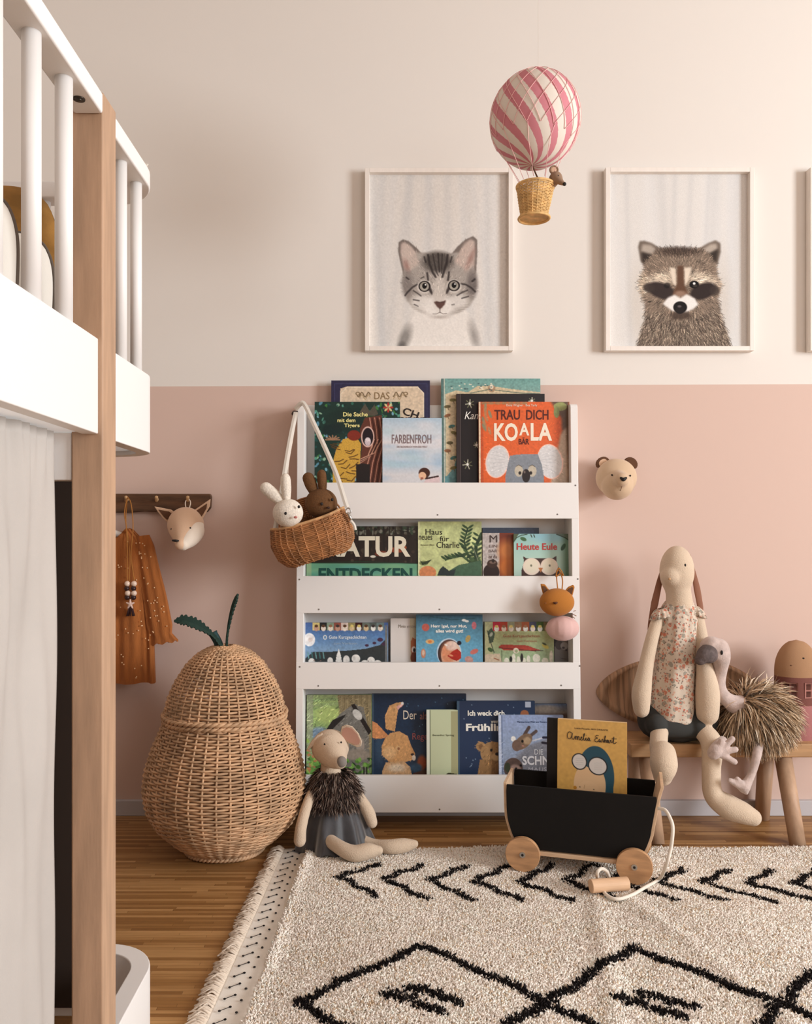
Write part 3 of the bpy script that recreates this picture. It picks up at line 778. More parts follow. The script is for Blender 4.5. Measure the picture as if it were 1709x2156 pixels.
def p_owl(c):
    c.vgrad([(1124, (150, 196, 192)), (1175, (176, 208, 194)), (1300, (190, 212, 196))])
    c.el(1160, 1130, 40, 12, (140, 188, 206), soft=10, a=.7)
    c.mix(np.clip((c.X-1178)/14, 0, 1), (104, 140, 118), .9)
    c.poly([(1081, 1124), (1093, 1124), (1081, 1142)], (84, 96, 70)); c.poly([(1172, 1124), (1205, 1124), (1205, 1142)], (96, 112, 96))
    c.line([(1081, 1142), (1088, 1132), (1098, 1127), (1110, 1125)], 1.8, (46, 62, 40)); c.line([(1172, 1125), (1190, 1132), (1204, 1142)], 1.8, (40, 60, 44))
    c.el(1102, 1135, 7, 4, (66, 104, 66), .4); c.el(1186, 1152, 4, 8, (40, 76, 50), .5); c.line([(1118, 1126), (1120, 1131)], 2, (50, 60, 40)); c.line([(1124, 1126), (1126, 1131)], 2, (50, 60, 40))
    B = (66, 42, 36)
    c.poly([(1101, 1171), (1109, 1176), (1162, 1176), (1172, 1170), (1171, 1182), (1178, 1200), (1178, 1300), (1096, 1300), (1098, 1200), (1103, 1182)], B)
    c.el(1119, 1193, 18.5, 18, (232, 214, 196)); c.el(1156, 1193, 18.5, 18, (232, 214, 196)); c.el(1119, 1192, 14, 14, (228, 222, 196), a=.6); c.el(1156, 1192, 14, 14, (228, 222, 196), a=.6)
    c.el(1118, 1191, 2, 2.4, (110, 110, 90)); c.el(1157, 1191, 2, 2.4, (110, 110, 90)); c.poly([(1133, 1196), (1143, 1196), (1138, 1206)], (180, 110, 60))
book('mint-green owl picture book at the right end of the second pocket', 1082, 1124, 1204, 1280, SHELF[1], 2.262, 2.272, .010, None, (140, 178, 160),
     [('Heute Eule', (1088, 1144, 1173, 1158), (190, 60, 58), dict(bold=.02))], paint=p_owl)

def strip_heads(c, x0, x1, y0, y1, cols, seed):
    g = np.random.default_rng(seed); n = len(cols); w = (x1-x0)/n
    for i, cc in enumerate(cols):
        c.rect(x0+i*w, y0, x0+(i+1)*w, y1, cc)
        c.el(x0+(i+.5)*w, y1-4, w*.34, 6, [(232, 220, 206), (214, 190, 150), (236, 236, 230), (190, 150, 130)][g.integers(4)])
        c.el(x0+(i+.5)*w, y1-9, w*.25, 3, [(90, 60, 40), (220, 200, 120), (60, 50, 50), (150, 110, 80)][g.integers(4)])
def p_blue(c):
    c.vgrad([(1311, (70, 96, 150)), (1340, (90, 130, 180)), (1368, (128, 162, 196)), (1450, (60, 70, 80))])
    strip_heads(c, 658, 808, 1311, 1327, [(216, 196, 128), (36, 40, 40), (140, 160, 140), (150, 84, 70), (220, 200, 190), (150, 140, 96), (60, 24, 20), (110, 120, 110), (90, 100, 96), (110, 130, 130)], 3)
    c.poly([(641, 1388), (660, 1372), (700, 1372), (730, 1370), (770, 1366), (800, 1358), (812, 1345), (815, 1450), (641, 1450)], (52, 58, 60))
    for (x, y, r) in ((772, 1359, 4), (788, 1354, 4), (800, 1347, 6), (808, 1356, 5)): c.el(x, y, r, r*.7, (70, 44, 70))
    for k in range(5): c.line([(648+k*8, 1374), (650+k*8, 1386)], 2.4, [(110, 160, 160), (60, 110, 110)][k % 2])
    c.el(651, 1347, 12, 14, (238, 236, 236)); c.el(653, 1347, 5, 5, (222, 210, 204)); c.el(684, 1342, 4, 5, WHT); c.el(684, 1342, 2.4, 3.2, (100, 140, 180))
    c.poly([(705, 1400), (709, 1378), (713, 1366), (717, 1378), (721, 1400), (721, 1450), (705, 1450)], WHT)
    for (x, y, rx, ry) in ((656, 1394, 7, 8), (695, 1392, 6, 8), (729, 1390, 7, 10), (749, 1387, 9, 9), (749, 1400, 6, 12), (768, 1396, 8, 6), (781, 1391, 8, 8), (795, 1398, 9, 8), (671, 1398, 3, 4)): c.el(x, y, rx, ry, (236, 232, 226))
    g = np.random.default_rng(2)
    for k in range(40): x = g.uniform(645, 805); c.el(x, g.uniform(1390, 1412), 1.3, 1, [(150, 120, 110), (90, 80, 80), (170, 170, 160)][k % 3])
    c.rect(811, 1316, 815, 1450, (112, 116, 118)); c.noise(.03, 1)
book('wide blue book of white figures under a night sky, left end of the third pocket', 641, 1311, 817, 1440, SHELF[2], 2.262, 2.272, .012, None, (70, 90, 120),
     [('Gute Kurzgeschichten', (692, 1338, 771, 1347), (226, 236, 244), dict(bold=.015)), ('zum Vorlesen', (702, 1352, 752, 1357), (170, 196, 220))], paint=p_blue)
def p_white(c):
    c.rect(822, 1302, 880, 1450, (222, 214, 208)); c.rect(863, 1302, 880, 1450, (206, 196, 168))
    c.poly([(864, 1352), (868, 1342), (878, 1348), (878, 1395), (866, 1395)], (176, 100, 60)); c.el(871, 1368, 5, 7, (236, 222, 214)); c.el(872, 1369, 2.6, 4, BLK); c.el(871, 1385, 7, 12, (120, 60, 36))
book('white picture book half hidden behind the blue hedgehog book', 822, 1302, 880, 1440, SHELF[2], 2.278, 2.288, .010, None, (226, 220, 214),
     [('Mein erstes', (839, 1315, 876, 1322), (160, 150, 140))], paint=p_white)
def p_hedge(c):
    c.vgrad([(1294, (56, 96, 118)), (1320, (84, 134, 158)), (1360, (100, 162, 192)), (1450, (130, 176, 206))])
    c.line([(905, 1298), (950, 1305), (1000, 1302)], 2, (50, 90, 104)); c.line([(890, 1296), (1010, 1296)], 2, (50, 80, 100))
    L_ = (206, 120, 92)
    for (x, y, rx, ry, cc, a) in ((896, 1321, 8, 8, (190, 96, 84), .4), (905, 1351, 9, 5, (216, 176, 120), 0), (905, 1351, 4, 3, (206, 120, 60), 0), (891, 1376, 5, 10, (196, 130, 100), 0), (891, 1375, 2.6, 6, (216, 190, 170), 0), (985, 1345, 5, 8, (176, 150, 90), .4), (998, 1317, 5, 8, (196, 110, 120), 0), (998, 1372, 9, 5, (200, 110, 100), -.4), (987, 1389, 9, 7, (200, 150, 140), .3)): c.el(x, y, rx, ry, cc, a)
    c.el(977, 1306, 5, 2.6, WHT); c.el(983, 1308, 4, 2.4, WHT)
    c.el(945, 1374, 26, 30, (196, 216, 232)); c.el(945, 1375, 23.5, 28.5, (58, 40, 40), .1); c.el(949, 1378, 20.5, 28, (232, 200, 176), .1); c.el(943, 1376, 15, 24, (216, 130, 88), soft=8, a=.8); c.el(950, 1360, 12, 10, (230, 206, 196), soft=5, a=.8)
    c.poly([(941, 1381), (953, 1371), (962, 1366), (971, 1374), (971, 1386), (961, 1392), (951, 1388)], (176, 44, 30)); c.el(949, 1380, 5, 2, (232, 150, 110), .3)
    c.el(966.5, 1354, 4.6, 4.6, (20, 18, 36)); c.el(939, 1358, 4, 2, (240, 226, 214), .4); c.noise(.03, 1)
book('sky-blue hedgehog picture book in the middle of the third pocket', 876, 1294, 1016, 1440, SHELF[2], 2.263, 2.273, .010, None, (100, 150, 176),
     [('Herr Igel, nur Mut,', (907, 1315, 983, 1323), WHT, dict(bold=.03)), ('alles wird gut!', (917, 1325, 975, 1334), WHT, dict(bold=.03))], paint=p_hedge)
def p_green(c):
    c.vgrad([(1309, (176, 182, 132)), (1345, (168, 176, 128)), (1375, (156, 176, 136)), (1450, (186, 190, 160))])
    strip_heads(c, 1038, 1160, 1309, 1328, [(190, 34, 60), (176, 60, 30), (150, 150, 120), (140, 110, 80), (150, 76, 40), (70, 70, 90), (70, 90, 50), (120, 110, 80)], 8)
    c.rect(1019, 1309, 1021, 1450, (26, 26, 22)); c.rect(1021, 1309, 1037, 1450, (178, 180, 138))
    c.poly([(1026, 1330), (1035, 1322), (1042, 1334), (1038, 1352), (1030, 1355)], (66, 84, 66)); c.line([(1026, 1328), (1032, 1350), (1040, 1374)], 1.6, (50, 60, 46)); c.el(1032, 1368, 6, 4, (60, 90, 50), .6); c.el(1034, 1336, 3, 5, (170, 176, 160), .5)
    c.poly([(1049, 1362), (1056, 1357), (1110, 1359), (1128, 1366), (1142, 1370), (1126, 1371), (1060, 1369)], (170, 62, 48)); c.line([(1050, 1364), (1128, 1371)], 1.6, (90, 30, 24)); c.line([(1126, 1370), (1143, 1370)], 1.4, (50, 44, 40))
    c.line([(1056, 1370), (1056, 1396)], 1.4, (66, 66, 50))
    for (x, y, rx, ry) in ((1066, 1391, 5, 6), (1081, 1388, 4, 12), (1091, 1390, 4, 8), (1112, 1388, 4, 8), (1129, 1386, 8, 9), (1147, 1391, 7, 6), (1160, 1384, 4, 14), (1103, 1391, 4, 6)): c.el(x, y, rx, ry, (230, 224, 206))
    c.el(1086, 1370, 6, 6, (232, 220, 200)); c.el(1087, 1371, 3.2, 3.4, (160, 170, 130)); c.el(1098, 1385, 3, 9, (34, 28, 28)); c.el(1075, 1388, 3, 6, (30, 30, 28)); c.el(1148, 1361, 8, 4, (196, 184, 90), .5); c.el(1146, 1356, 5, 2, (60, 70, 44), .5)
    c.poly([(1021, 1378), (1052, 1376), (1056, 1396), (1056, 1450), (1021, 1450)], (206, 186, 160)); c.line([(1040, 1386), (1050, 1390)], 2, (150, 90, 60)); c.noise(.03, 1)
book('wide pale green book with a red pencil, right half of the third pocket', 1019, 1309, 1166, 1440, SHELF[2], 2.264, 2.274, .012, None, (150, 158, 120),
     [('Gute Kurzgeschichten', (1059, 1336, 1136, 1344), (176, 110, 84)), ('zum Vorlesen', (1088, 1347, 1130, 1352), (186, 140, 110))], paint=p_green)
def p_grey(c):
    c.rect(1166, 1340, 1212, 1450, (34, 28, 28)); c.poly([(1168, 1400), (1168, 1362), (1176, 1350), (1186, 1346), (1196, 1350), (1196, 1450), (1168, 1450)], (112, 108, 106))
    c.el(1177, 1358, 8, 10, (70, 62, 60)); c.el(1188, 1360, 8, 8, (160, 156, 156)); c.el(1186, 1364, 3, 2.4, (70, 70, 74)); c.el(1192, 1369, 2, 2, (60, 60, 64)); c.line([(1180, 1386), (1192, 1388)], 1.4, (80, 76, 76))
book('small dark book with a grey owl at the right end of the third pocket', 1166, 1335, 1211, 1440, SHELF[2], 2.266, 2.276, .010, None, (36, 30, 30), paint=p_grey)

def p_forest(c):
    c.vgrad([(1463, (140, 156, 110)), (1500, (150, 180, 110)), (1560, (130, 150, 100)), (1700, (96, 140, 70))])
    for k in range(8): c.line([(648, 1475+k*6), (716, 1470+k*6)], 3, [(120, 146, 100), (168, 190, 120), (146, 160, 116)][k % 3], .7)
    c.el(692, 1505, 30, 18, (170, 190, 116), soft=8); c.el(672, 1545, 20, 14, (124, 146, 168), soft=6); c.rect(646, 1463, 658, 1640, (150, 156, 128), .8)
    c.poly([(710, 1463), (782, 1463), (782, 1600), (740, 1600), (718, 1520)], (142, 128, 96)); 
    for k in range(12): c.line([(712+k*6, 1463), (716+k*6, 1580)], 1.4, [(110, 98, 70), (164, 150, 116)][k % 2], .8)
    c.poly([(700, 1520), (722, 1498), (745, 1482), (765, 1490), (776, 1540), (780, 1640), (690, 1640), (684, 1560)], (118, 116, 110)); c.strokes(1200, lambda x, y: (x*0-1, y*0+.8), 7, .35, None, 5)
    c.poly([(738, 1484), (746, 1482), (782, 1540), (776, 1548)], (34, 30, 30)); c.poly([(684, 1540), (700, 1516), (728, 1504), (724, 1512), (700, 1536)], (40, 38, 38)); c.el(752, 1505, 13, 8, (206, 204, 198), .9)
    c.el(758, 1570, 9, 16, (160, 150, 140)); c.el(752, 1590, 26, 12, (150, 140, 128), soft=4); c.scatter(120, [(90, 140, 60), (120, 170, 80), (60, 100, 44), (40, 60, 36)], (2, 7), 8, (646, 1598, 782, 1640))
    c.scatter(60, [(100, 150, 70), (150, 180, 90), (180, 120, 80)], (2, 6), 9, (646, 1560, 668, 1640)); c.line([(766, 1616), (766, 1630)], 2.6, (34, 40, 26)); c.line([(772, 1616), (772, 1630)], 2.6, (34, 40, 26)); c.noise(.03, 1)
book('forest picture book with a grey badger behind the seated mouse, bottom pocket', 645, 1463, 782, 1690, SHELF[3], 2.246, 2.272, .012, None, (120, 140, 96), paint=p_forest)
def p_night(c):
    c.vgrad([(1461, (24, 42, 66)), (1560, (28, 50, 76)), (1640, (40, 60, 84))]); c.rect(783, 1461, 786, 1700, (60, 80, 100))
    g = np.random.default_rng(4)
    for k in range(26): c.el(g.uniform(790, 980), g.uniform(1466, 1560), 1, 1, (90, 130, 160))
    T = (206, 156, 104)
    c.el(799, 1568, 9, 36, (70, 96, 120), soft=8, a=.5)
    c.poly([(812, 1535), (810, 1508), (820, 1486), (834, 1480), (848, 1478), (850, 1484), (838, 1494), (834, 1520), (831, 1541)], T); c.poly([(834, 1488), (848, 1479), (849, 1485), (838, 1494)], (226, 170, 160)); c.el(847, 1481, 3, 3, (240, 232, 226))
    c.poly([(784, 1519), (794, 1524), (812, 1544), (820, 1552), (800, 1556), (784, 1554)], (206, 140, 92)); 
    c.poly([(810, 1556), (822, 1544), (840, 1540), (858, 1550), (866, 1572), (874, 1588), (870, 1600), (856, 1604), (838, 1608), (818, 1604), (804, 1590), (804, 1570)], T)
    c.poly([(812, 1606), (850, 1603), (864, 1616), (868, 1640), (868, 1700), (806, 1700), (804, 1625)], (206, 166, 124)); c.el(835, 1617, 18, 8, (226, 206, 180), soft=6); c.el(820, 1585, 14, 14, (232, 190, 140), soft=6, a=.7)
    c.strokes(2600, lambda x, y: (x*0-.6, y*0+1), 5, .12, ((c.X > 786) & (c.X < 874) & (c.Y > 1478) & (c.a[..., 0] > 120)).astype(float), 5)
    c.el(838, 1576, 5, 5.6, (222, 180, 130)); c.el(839, 1577, 2.6, 3, (150, 100, 66)); c.el(868, 1589, 3.6, 2.6, (40, 26, 24)); c.el(871, 1596, 4, 6, (236, 224, 210))
    c.el(888, 1607, 10, 16, (150, 74, 44), soft=5); c.el(876, 1617, 12, 9, (60, 90, 120), soft=5); c.poly([(870, 1628), (900, 1620), (900, 1640), (870, 1640)], (90, 60, 50)); c.noise(.03, 1)
book('large midnight-blue hare picture book in the bottom pocket', 783, 1461, 982, 1690, SHELF[3], 2.262, 2.284, .013, None, (26, 40, 60),
     [('Der', (849, 1496, 877, 1515), (226, 214, 196)), ('alte', (884, 1500, 905, 1515), (150, 100, 90)), ('Regen', (868, 1544, 908, 1562), (156, 84, 84))], paint=p_night)
def p_mint(c):
    c.rect(898, 1495, 964, 1700, (196, 204, 168)); c.rect(898, 1495, 904, 1700, (226, 230, 214)); c.line([(905.5, 1495), (905.5, 1700)], 1.6, (110, 118, 92)); c.rect(950, 1497, 964, 1700, (166, 164, 124)); c.poly([(934, 1633), (944, 1627), (962, 1630), (962, 1640), (934, 1640)], (60, 60, 40))
book('slim pale mint book standing in front of the hare book, bottom pocket', 898, 1495, 964, 1690, SHELF[3], 2.240, 2.256, .011, None, (206, 212, 186),
     [('Benedict Spring', (911, 1546, 956, 1551), (90, 96, 70))], paint=p_mint)
def p_bear2(c):
    c.vgrad([(1476, (32, 48, 76)), (1560, (36, 54, 84)), (1700, (30, 44, 70))]); c.rect(962, 1476, 967, 1700, (60, 84, 106))
    g = np.random.default_rng(14)
    for k in range(34): c.el(g.uniform(970, 1120), g.uniform(1480, 1628), 1.2, 1.2, (170, 190, 206), a=.7)
    c.rect(1107, 1478, 1118, 1490, (170, 176, 190)); c.el(1105, 1504, 9, 9, (150, 92, 60))
    T = (160, 124, 84)
    c.el(1012, 1572, 10, 10, T); c.el(1013, 1573, 5.5, 6, (120, 88, 60)); c.el(1038, 1586, 27, 24, T); c.poly([(1010, 1600), (1060, 1600), (1062, 1700), (1004, 1700), (1005, 1630)], (146, 110, 72))
    c.strokes(1700, lambda x, y: (x-1038, y-1570), 5, .22, ((c.a[..., 0] > 110) & (c.Y > 1560)).astype(float), 5); c.el(1044, 1594, 10, 8, (196, 160, 116), soft=3); c.el(1034, 1580, 2.6, 3, BLK); c.el(1047, 1588, 5, 3.4, (34, 24, 24))
book('navy brown-bear picture book in the bottom pocket, behind the light blue book', 962, 1476, 1127, 1690, SHELF[3], 2.242, 2.262, .011, None, (34, 48, 74),
     [('Ich weck dich,', (985, 1496, 1066, 1509), (240, 236, 226), dict(bold=.03)), ('wenn der', (1034, 1515, 1062, 1523), (240, 236, 226)), ('Frühling', (981, 1524, 1072, 1544), (240, 236, 226), dict(bold=.035))], paint=p_bear2)
def p_squirrel(c):
    c.vgrad([(1506, (146, 162, 198)), (1570, (152, 168, 196)), (1700, (150, 156, 170))]); c.rect(1050, 1506, 1055, 1700, (196, 206, 226)); c.line([(1057, 1506), (1057, 1700)], 2, (96, 112, 146))
    c.poly([(1082, 1596), (1112, 1570), (1150, 1556), (1190, 1562), (1190, 1700), (1080, 1700), (1092, 1620)], (132, 134, 144), soft=2)
    c.strokes(1600, lambda x, y: (x*0+1, y*0-.5), 6, .08, (c.Y > 1565).astype(float), 5)
    B = (128, 104, 84)
    c.line([(1104, 1548), (1114, 1532)], 7, (86, 70, 66)); c.line([(1114, 1552), (1129, 1540)], 7, (92, 78, 76)); c.el(1081, 1556, 5, 6, WHT); c.el(1102, 1562, 22, 13, B, -.7); c.el(1088, 1570, 10, 12, (120, 96, 84)); c.el(1110, 1560, 8, 8, (176, 150, 120), soft=4); c.el(1100, 1561, 2.6, 3, BLK); c.el(1101, 1571, 2, 1.6, (190, 130, 120)); c.line([(1122, 1560), (1146, 1553)], 3, (206, 206, 214))
    c.el(1080, 1618, 20, 22, (92, 74, 68)); c.el(1084, 1624, 13, 14, (156, 130, 120), soft=4); c.el(1086, 1619, 2.4, 2.8, BLK); c.el(1096, 1612, 2.6, 2.6, BLK); c.el(1068, 1616, 6, 10, (60, 66, 50)); c.line([(1144, 1553), (1156, 1553)], 5, (40, 40, 60)); c.line([(1142, 1564), (1156, 1566)], 5, (44, 40, 50)); c.noise(.03, 1)
book('light blue picture book with two furry animals behind the toy wagon', 1050, 1506, 1187, 1690, SHELF[3], 2.228, 2.246, .011, None, (160, 176, 206),
     [('Martina Grey Weir und Tamara Kohns', (1090, 1518, 1166, 1523), (50, 76, 120)), ('DIE', (1125, 1578, 1143, 1589), (226, 226, 230)), ('SCHNEE', (1099, 1592, 1180, 1611), (226, 226, 230), dict(bold=.03)), ('MAUS', (1112, 1616, 1150, 1624), (200, 200, 210))], paint=p_squirrel)
def p_land(c):
    c.vgrad([(1482, (120, 140, 176)), (1500, (170, 160, 150)), (1506, (120, 100, 90)), (1530, (80, 80, 100)), (1700, (66, 66, 90))]); c.el(1150, 1492, 26, 7, (196, 184, 168), soft=5, a=.8); c.noise(.03, 1)
book('dusky landscape picture book at the back right of the bottom pocket', 1100, 1482, 1208, 1690, SHELF[3], 2.268, 2.288, .010, None, (96, 104, 130), paint=p_land)
# ------------------------------------------------------------ framed prints
M_frame = mat('pale_maple_frame', (236, 228, 220), 0.5, var=(14, .03), stretch=(6, 6, 1))
M_mdf = mat('frame_back', (190, 180, 168), .9)
def framed(px0, py0, px1, py1, label, paint, cx0=None, depth=.027, full=True):
    Yf_ = D-depth
    a = at(px0, py1, Yf_); b = at(px1, py0, Yf_)
    root = thing('picture_frame', label, 'picture', (float((a.x+b.x)/2), D-.002, float(a.z)), group='black and white animal portraits on the wall')
    w = .0125
    fr = MB()
    for (x0, x1, z0, z1) in ((a.x, a.x+w, a.z, b.z), (b.x-w, b.x, a.z, b.z), (a.x+w, b.x-w, a.z, a.z+w), (a.x+w, b.x-w, b.z-w, b.z)):
        fr.box(x0, x1, Yf_, D-.001, z0, z1)
    fr.build('frame', M_frame, root, smooth=False, bevel=.0008)
    Yp = D-.010
    MB().box(a.x+w, b.x-w, Yp+.0005, D-.0015, a.z+w, b.z-w).build('backing', M_mdf, root, smooth=False)
    # canvas coordinates = where the print shows in the picture plane of the print
    X0, X1, Z0, Z1 = a.x+w, b.x-w, a.z+w, b.z-w
    c = Canvas(VX+X0*F/Yp, VY-(Z1-H)*F/Yp, VX+X1*F/Yp, VY-(Z0-H)*F/Yp, (214, 208, 202), .8)
    paint(c)
    painted('print', c, (X0, Yp, Z0), (X1-X0, 0, 0), (0, 0, Z1-Z0), root, M_print)
    return root
def drape(c, seed, tint=(214, 208, 200)):
    c.a[:] = tint
    g = np.random.default_rng(seed)
    for k in range(16):
        x = g.uniform(c.x0, c.x1); c.mix(np.exp(-((c.X-x-(c.Y-c.y0)*.05*g.normal())/g.uniform(5, 12))**2), (g.uniform(190, 226),)*3, .35)
def p_cat(c):
    drape(c, 3, (224, 219, 213))
    W = (232, 227, 221)
    # chest and shoulders
    m = c.poly([(884, 640), (868, 668), (852, 700), (842, 740), (1004, 740), (999, 700), (990, 664), (972, 640)], W, soft=3)
    c.el(852, 712, 11, 26, (120, 116, 112), .35, soft=12, a=.75); c.el(846, 730, 8, 10, (86, 82, 80), .2, soft=8, a=.7); c.el(998, 708, 8, 28, (130, 124, 120), -.25, soft=12, a=.65)
    # ears
    for P, Q in (([(838, 530), (839, 510), (848, 504), (860, 508), (878, 523), (893, 541), (896, 565), (870, 585), (849, 580)], [(843, 530), (844, 514), (850, 510), (866, 520), (882, 540), (884, 562), (862, 578), (852, 570)]),
                 ([(946, 540), (962, 520), (980, 504), (996, 497), (1004, 505), (1004, 540), (1002, 575), (985, 585), (955, 562)], [(962, 540), (975, 520), (990, 506), (998, 508), (999, 540), (997, 568), (982, 572), (968, 560)])):
        c.poly(P, (120, 110, 104), soft=1); c.poly(Q, (190, 172, 164), soft=2)
    c.el(862, 562, 8, 12, (136, 92, 84), -.5, soft=7, a=.8); c.el(857, 568, 4, 7, (84, 50, 46), -.3, soft=4, a=.7); c.el(985, 548, 7, 18, (132, 92, 84), .45, soft=8, a=.8); c.el(992, 556, 4, 10, (90, 60, 54), .3, soft=5, a=.7)
    for k in range(7): c.line([(868+k*3, 575-k*3), (852+k*4, 540-k*2)], 1.1, (212, 202, 194), .6); c.line([(978-k*2, 573-k*3), (990-k*3, 535-k)], 1.1, (212, 202, 194), .6)
    # head
    c.poly([(849, 575), (846, 592), (850, 612), (857, 633), (868, 648), (886, 658), (905, 664), (926, 669), (948, 664), (970, 657), (988, 645), (998, 628), (1004, 600), (1002, 575), (994, 556), (978, 540), (962, 531), (950, 533), (920, 532), (893, 532), (878, 531), (862, 545), (852, 562)], (168, 160, 153), soft=2)
    c.poly([(955, 552), (978, 512), (992, 503), (999, 510), (998, 560), (984, 572)], (196, 178, 168), .9, soft=3); c.poly([(845, 535), (848, 512), (858, 514), (876, 534), (882, 556), (860, 572), (850, 562)], (200, 184, 174), .9, soft=3); c.el(990, 545, 4, 18, (140, 100, 92), .4, soft=8, a=.6); c.el(856, 560, 5, 12, (140, 98, 90), -.3, soft=8, a=.6); em = (c.Y < 574)&(c.Y > 508)&((c.X < 880)|(c.X > 968)); c.strokes(1500, lambda x, y: (np.where(x < 925, -6.0, 6.0), y*0-20.0), 9, .16, em*(c.a[..., 0] < 200+0*c.X), 12, a=.5)
    c.el(921, 552, 31, 22, (72, 66, 62), soft=12, a=.85)
    c.el(858, 600, 12, 26, (120, 112, 108), soft=10, a=.7); c.el(994, 598, 11, 26, (100, 92, 90), soft=9, a=.75)
    c.el(922, 645, 36, 24, (232, 227, 221), soft=12); c.el(924, 615, 14, 36, (204, 196, 188), soft=9, a=.9); c.el(885, 636, 20, 15, (224, 219, 213), soft=10, a=.85); c.el(965, 634, 20, 14, (224, 219, 213), soft=10, a=.85)
    fm = (c.Y < 625) & (c.Y > 534) & (((c.X-925)/80)**2+((c.Y-600)/68)**2 < 1)
    rad = lambda x, y: (x-925, y-640)
    c.strokes(5200, rad, 6, .22, fm.astype(float), 5, a=.55)
    # stripes on the forehead
    K = (46, 40, 40)
    for P, w in (([(901, 537), (904, 555), (911, 574), (917, 583)], 4.5), ([(911, 535), (914, 552), (918, 570), (922, 580)], 2.4), ([(922, 534), (923, 552), (925, 572)], 3.2), ([(931, 535), (930, 552), (929, 575)], 2.2), ([(942, 537), (940, 553), (934, 572), (931, 583)], 4.5), ([(893, 541), (896, 552)], 3), ([(899, 575), (901, 590)], 4), ([(945, 573), (943, 590)], 4), ([(951, 541), (948, 552)], 3),
                 ([(878, 599), (868, 605), (857, 616), (853, 622)], 3.6), ([(886, 623), (878, 617), (870, 612)], 2.4), ([(967, 597), (980, 599), (992, 606), (1000, 614)], 3.6), ([(962, 622), (972, 616), (984, 611)], 2.6), ([(882, 633), (870, 631)], 2.5), ([(972, 628), (986, 624)], 2.5), ([(951, 642), (956, 641)], 2), ([(855, 584), (860, 588)], 3), ([(999, 588), (994, 592)], 4), ([(886, 586), (892, 583)], 2), ([(872, 641), (880, 645)], 2)):
        c.line(P, w, K, .78, soft=2.4)
    # eyes
    for (x, y, s) in ((893.5, 603, 1), (955.5, 601.5, -1)):
        c.el(x, y+1.5, 15.5, 14.5, (216, 210, 203), soft=4, a=.8)
        c.el(x, y, 12.6, 11.6, (36, 30, 30), soft=1.4); c.poly([(x+s*6, y+5), (x+s*16, y+19), (x+s*17, y+13), (x+s*11, y-4)], (44, 36, 36), .85, soft=1)
        c.el(x-.4, y, 9.6, 9.4, (158, 152, 142), soft=1.2); c.el(x, y+2, 7, 6, (186, 182, 170), soft=3, a=.7); c.el(x, y-1, 5, 6, (22, 18, 18), soft=1); c.el(x+2, y-3.4, 1.7, 1.7, (230, 230, 228), soft=.8)
    c.poly([(913, 636), (919, 634), (926, 636), (933, 634), (938.5, 632), (936, 641), (930, 648), (926, 651), (920, 646)], (96, 70, 64), soft=1); c.line([(918, 637), (934, 636)], 1.4, (50, 38, 36), .6)
    c.line([(926, 650), (926, 658)], 1.4, (60, 48, 46), .9); c.line([(926, 657), (919, 661), (911, 661)], 1.3, (110, 96, 92), .8); c.line([(926, 657), (932, 661), (940, 660)], 1.3, (110, 96, 92), .8); c.el(926, 668, 16, 3, (176, 164, 156), soft=4, a=.6)
    for k in range(5):
        c.line([(905-k, 643+k*2.5), (866-k*3, 638+k*6)], .7, (240, 236, 230), .6); c.line([(946+k, 643+k*2.5), (985+k*2, 638+k*6)], .7, (240, 236, 230), .6)
    c.noise(.012, 1)
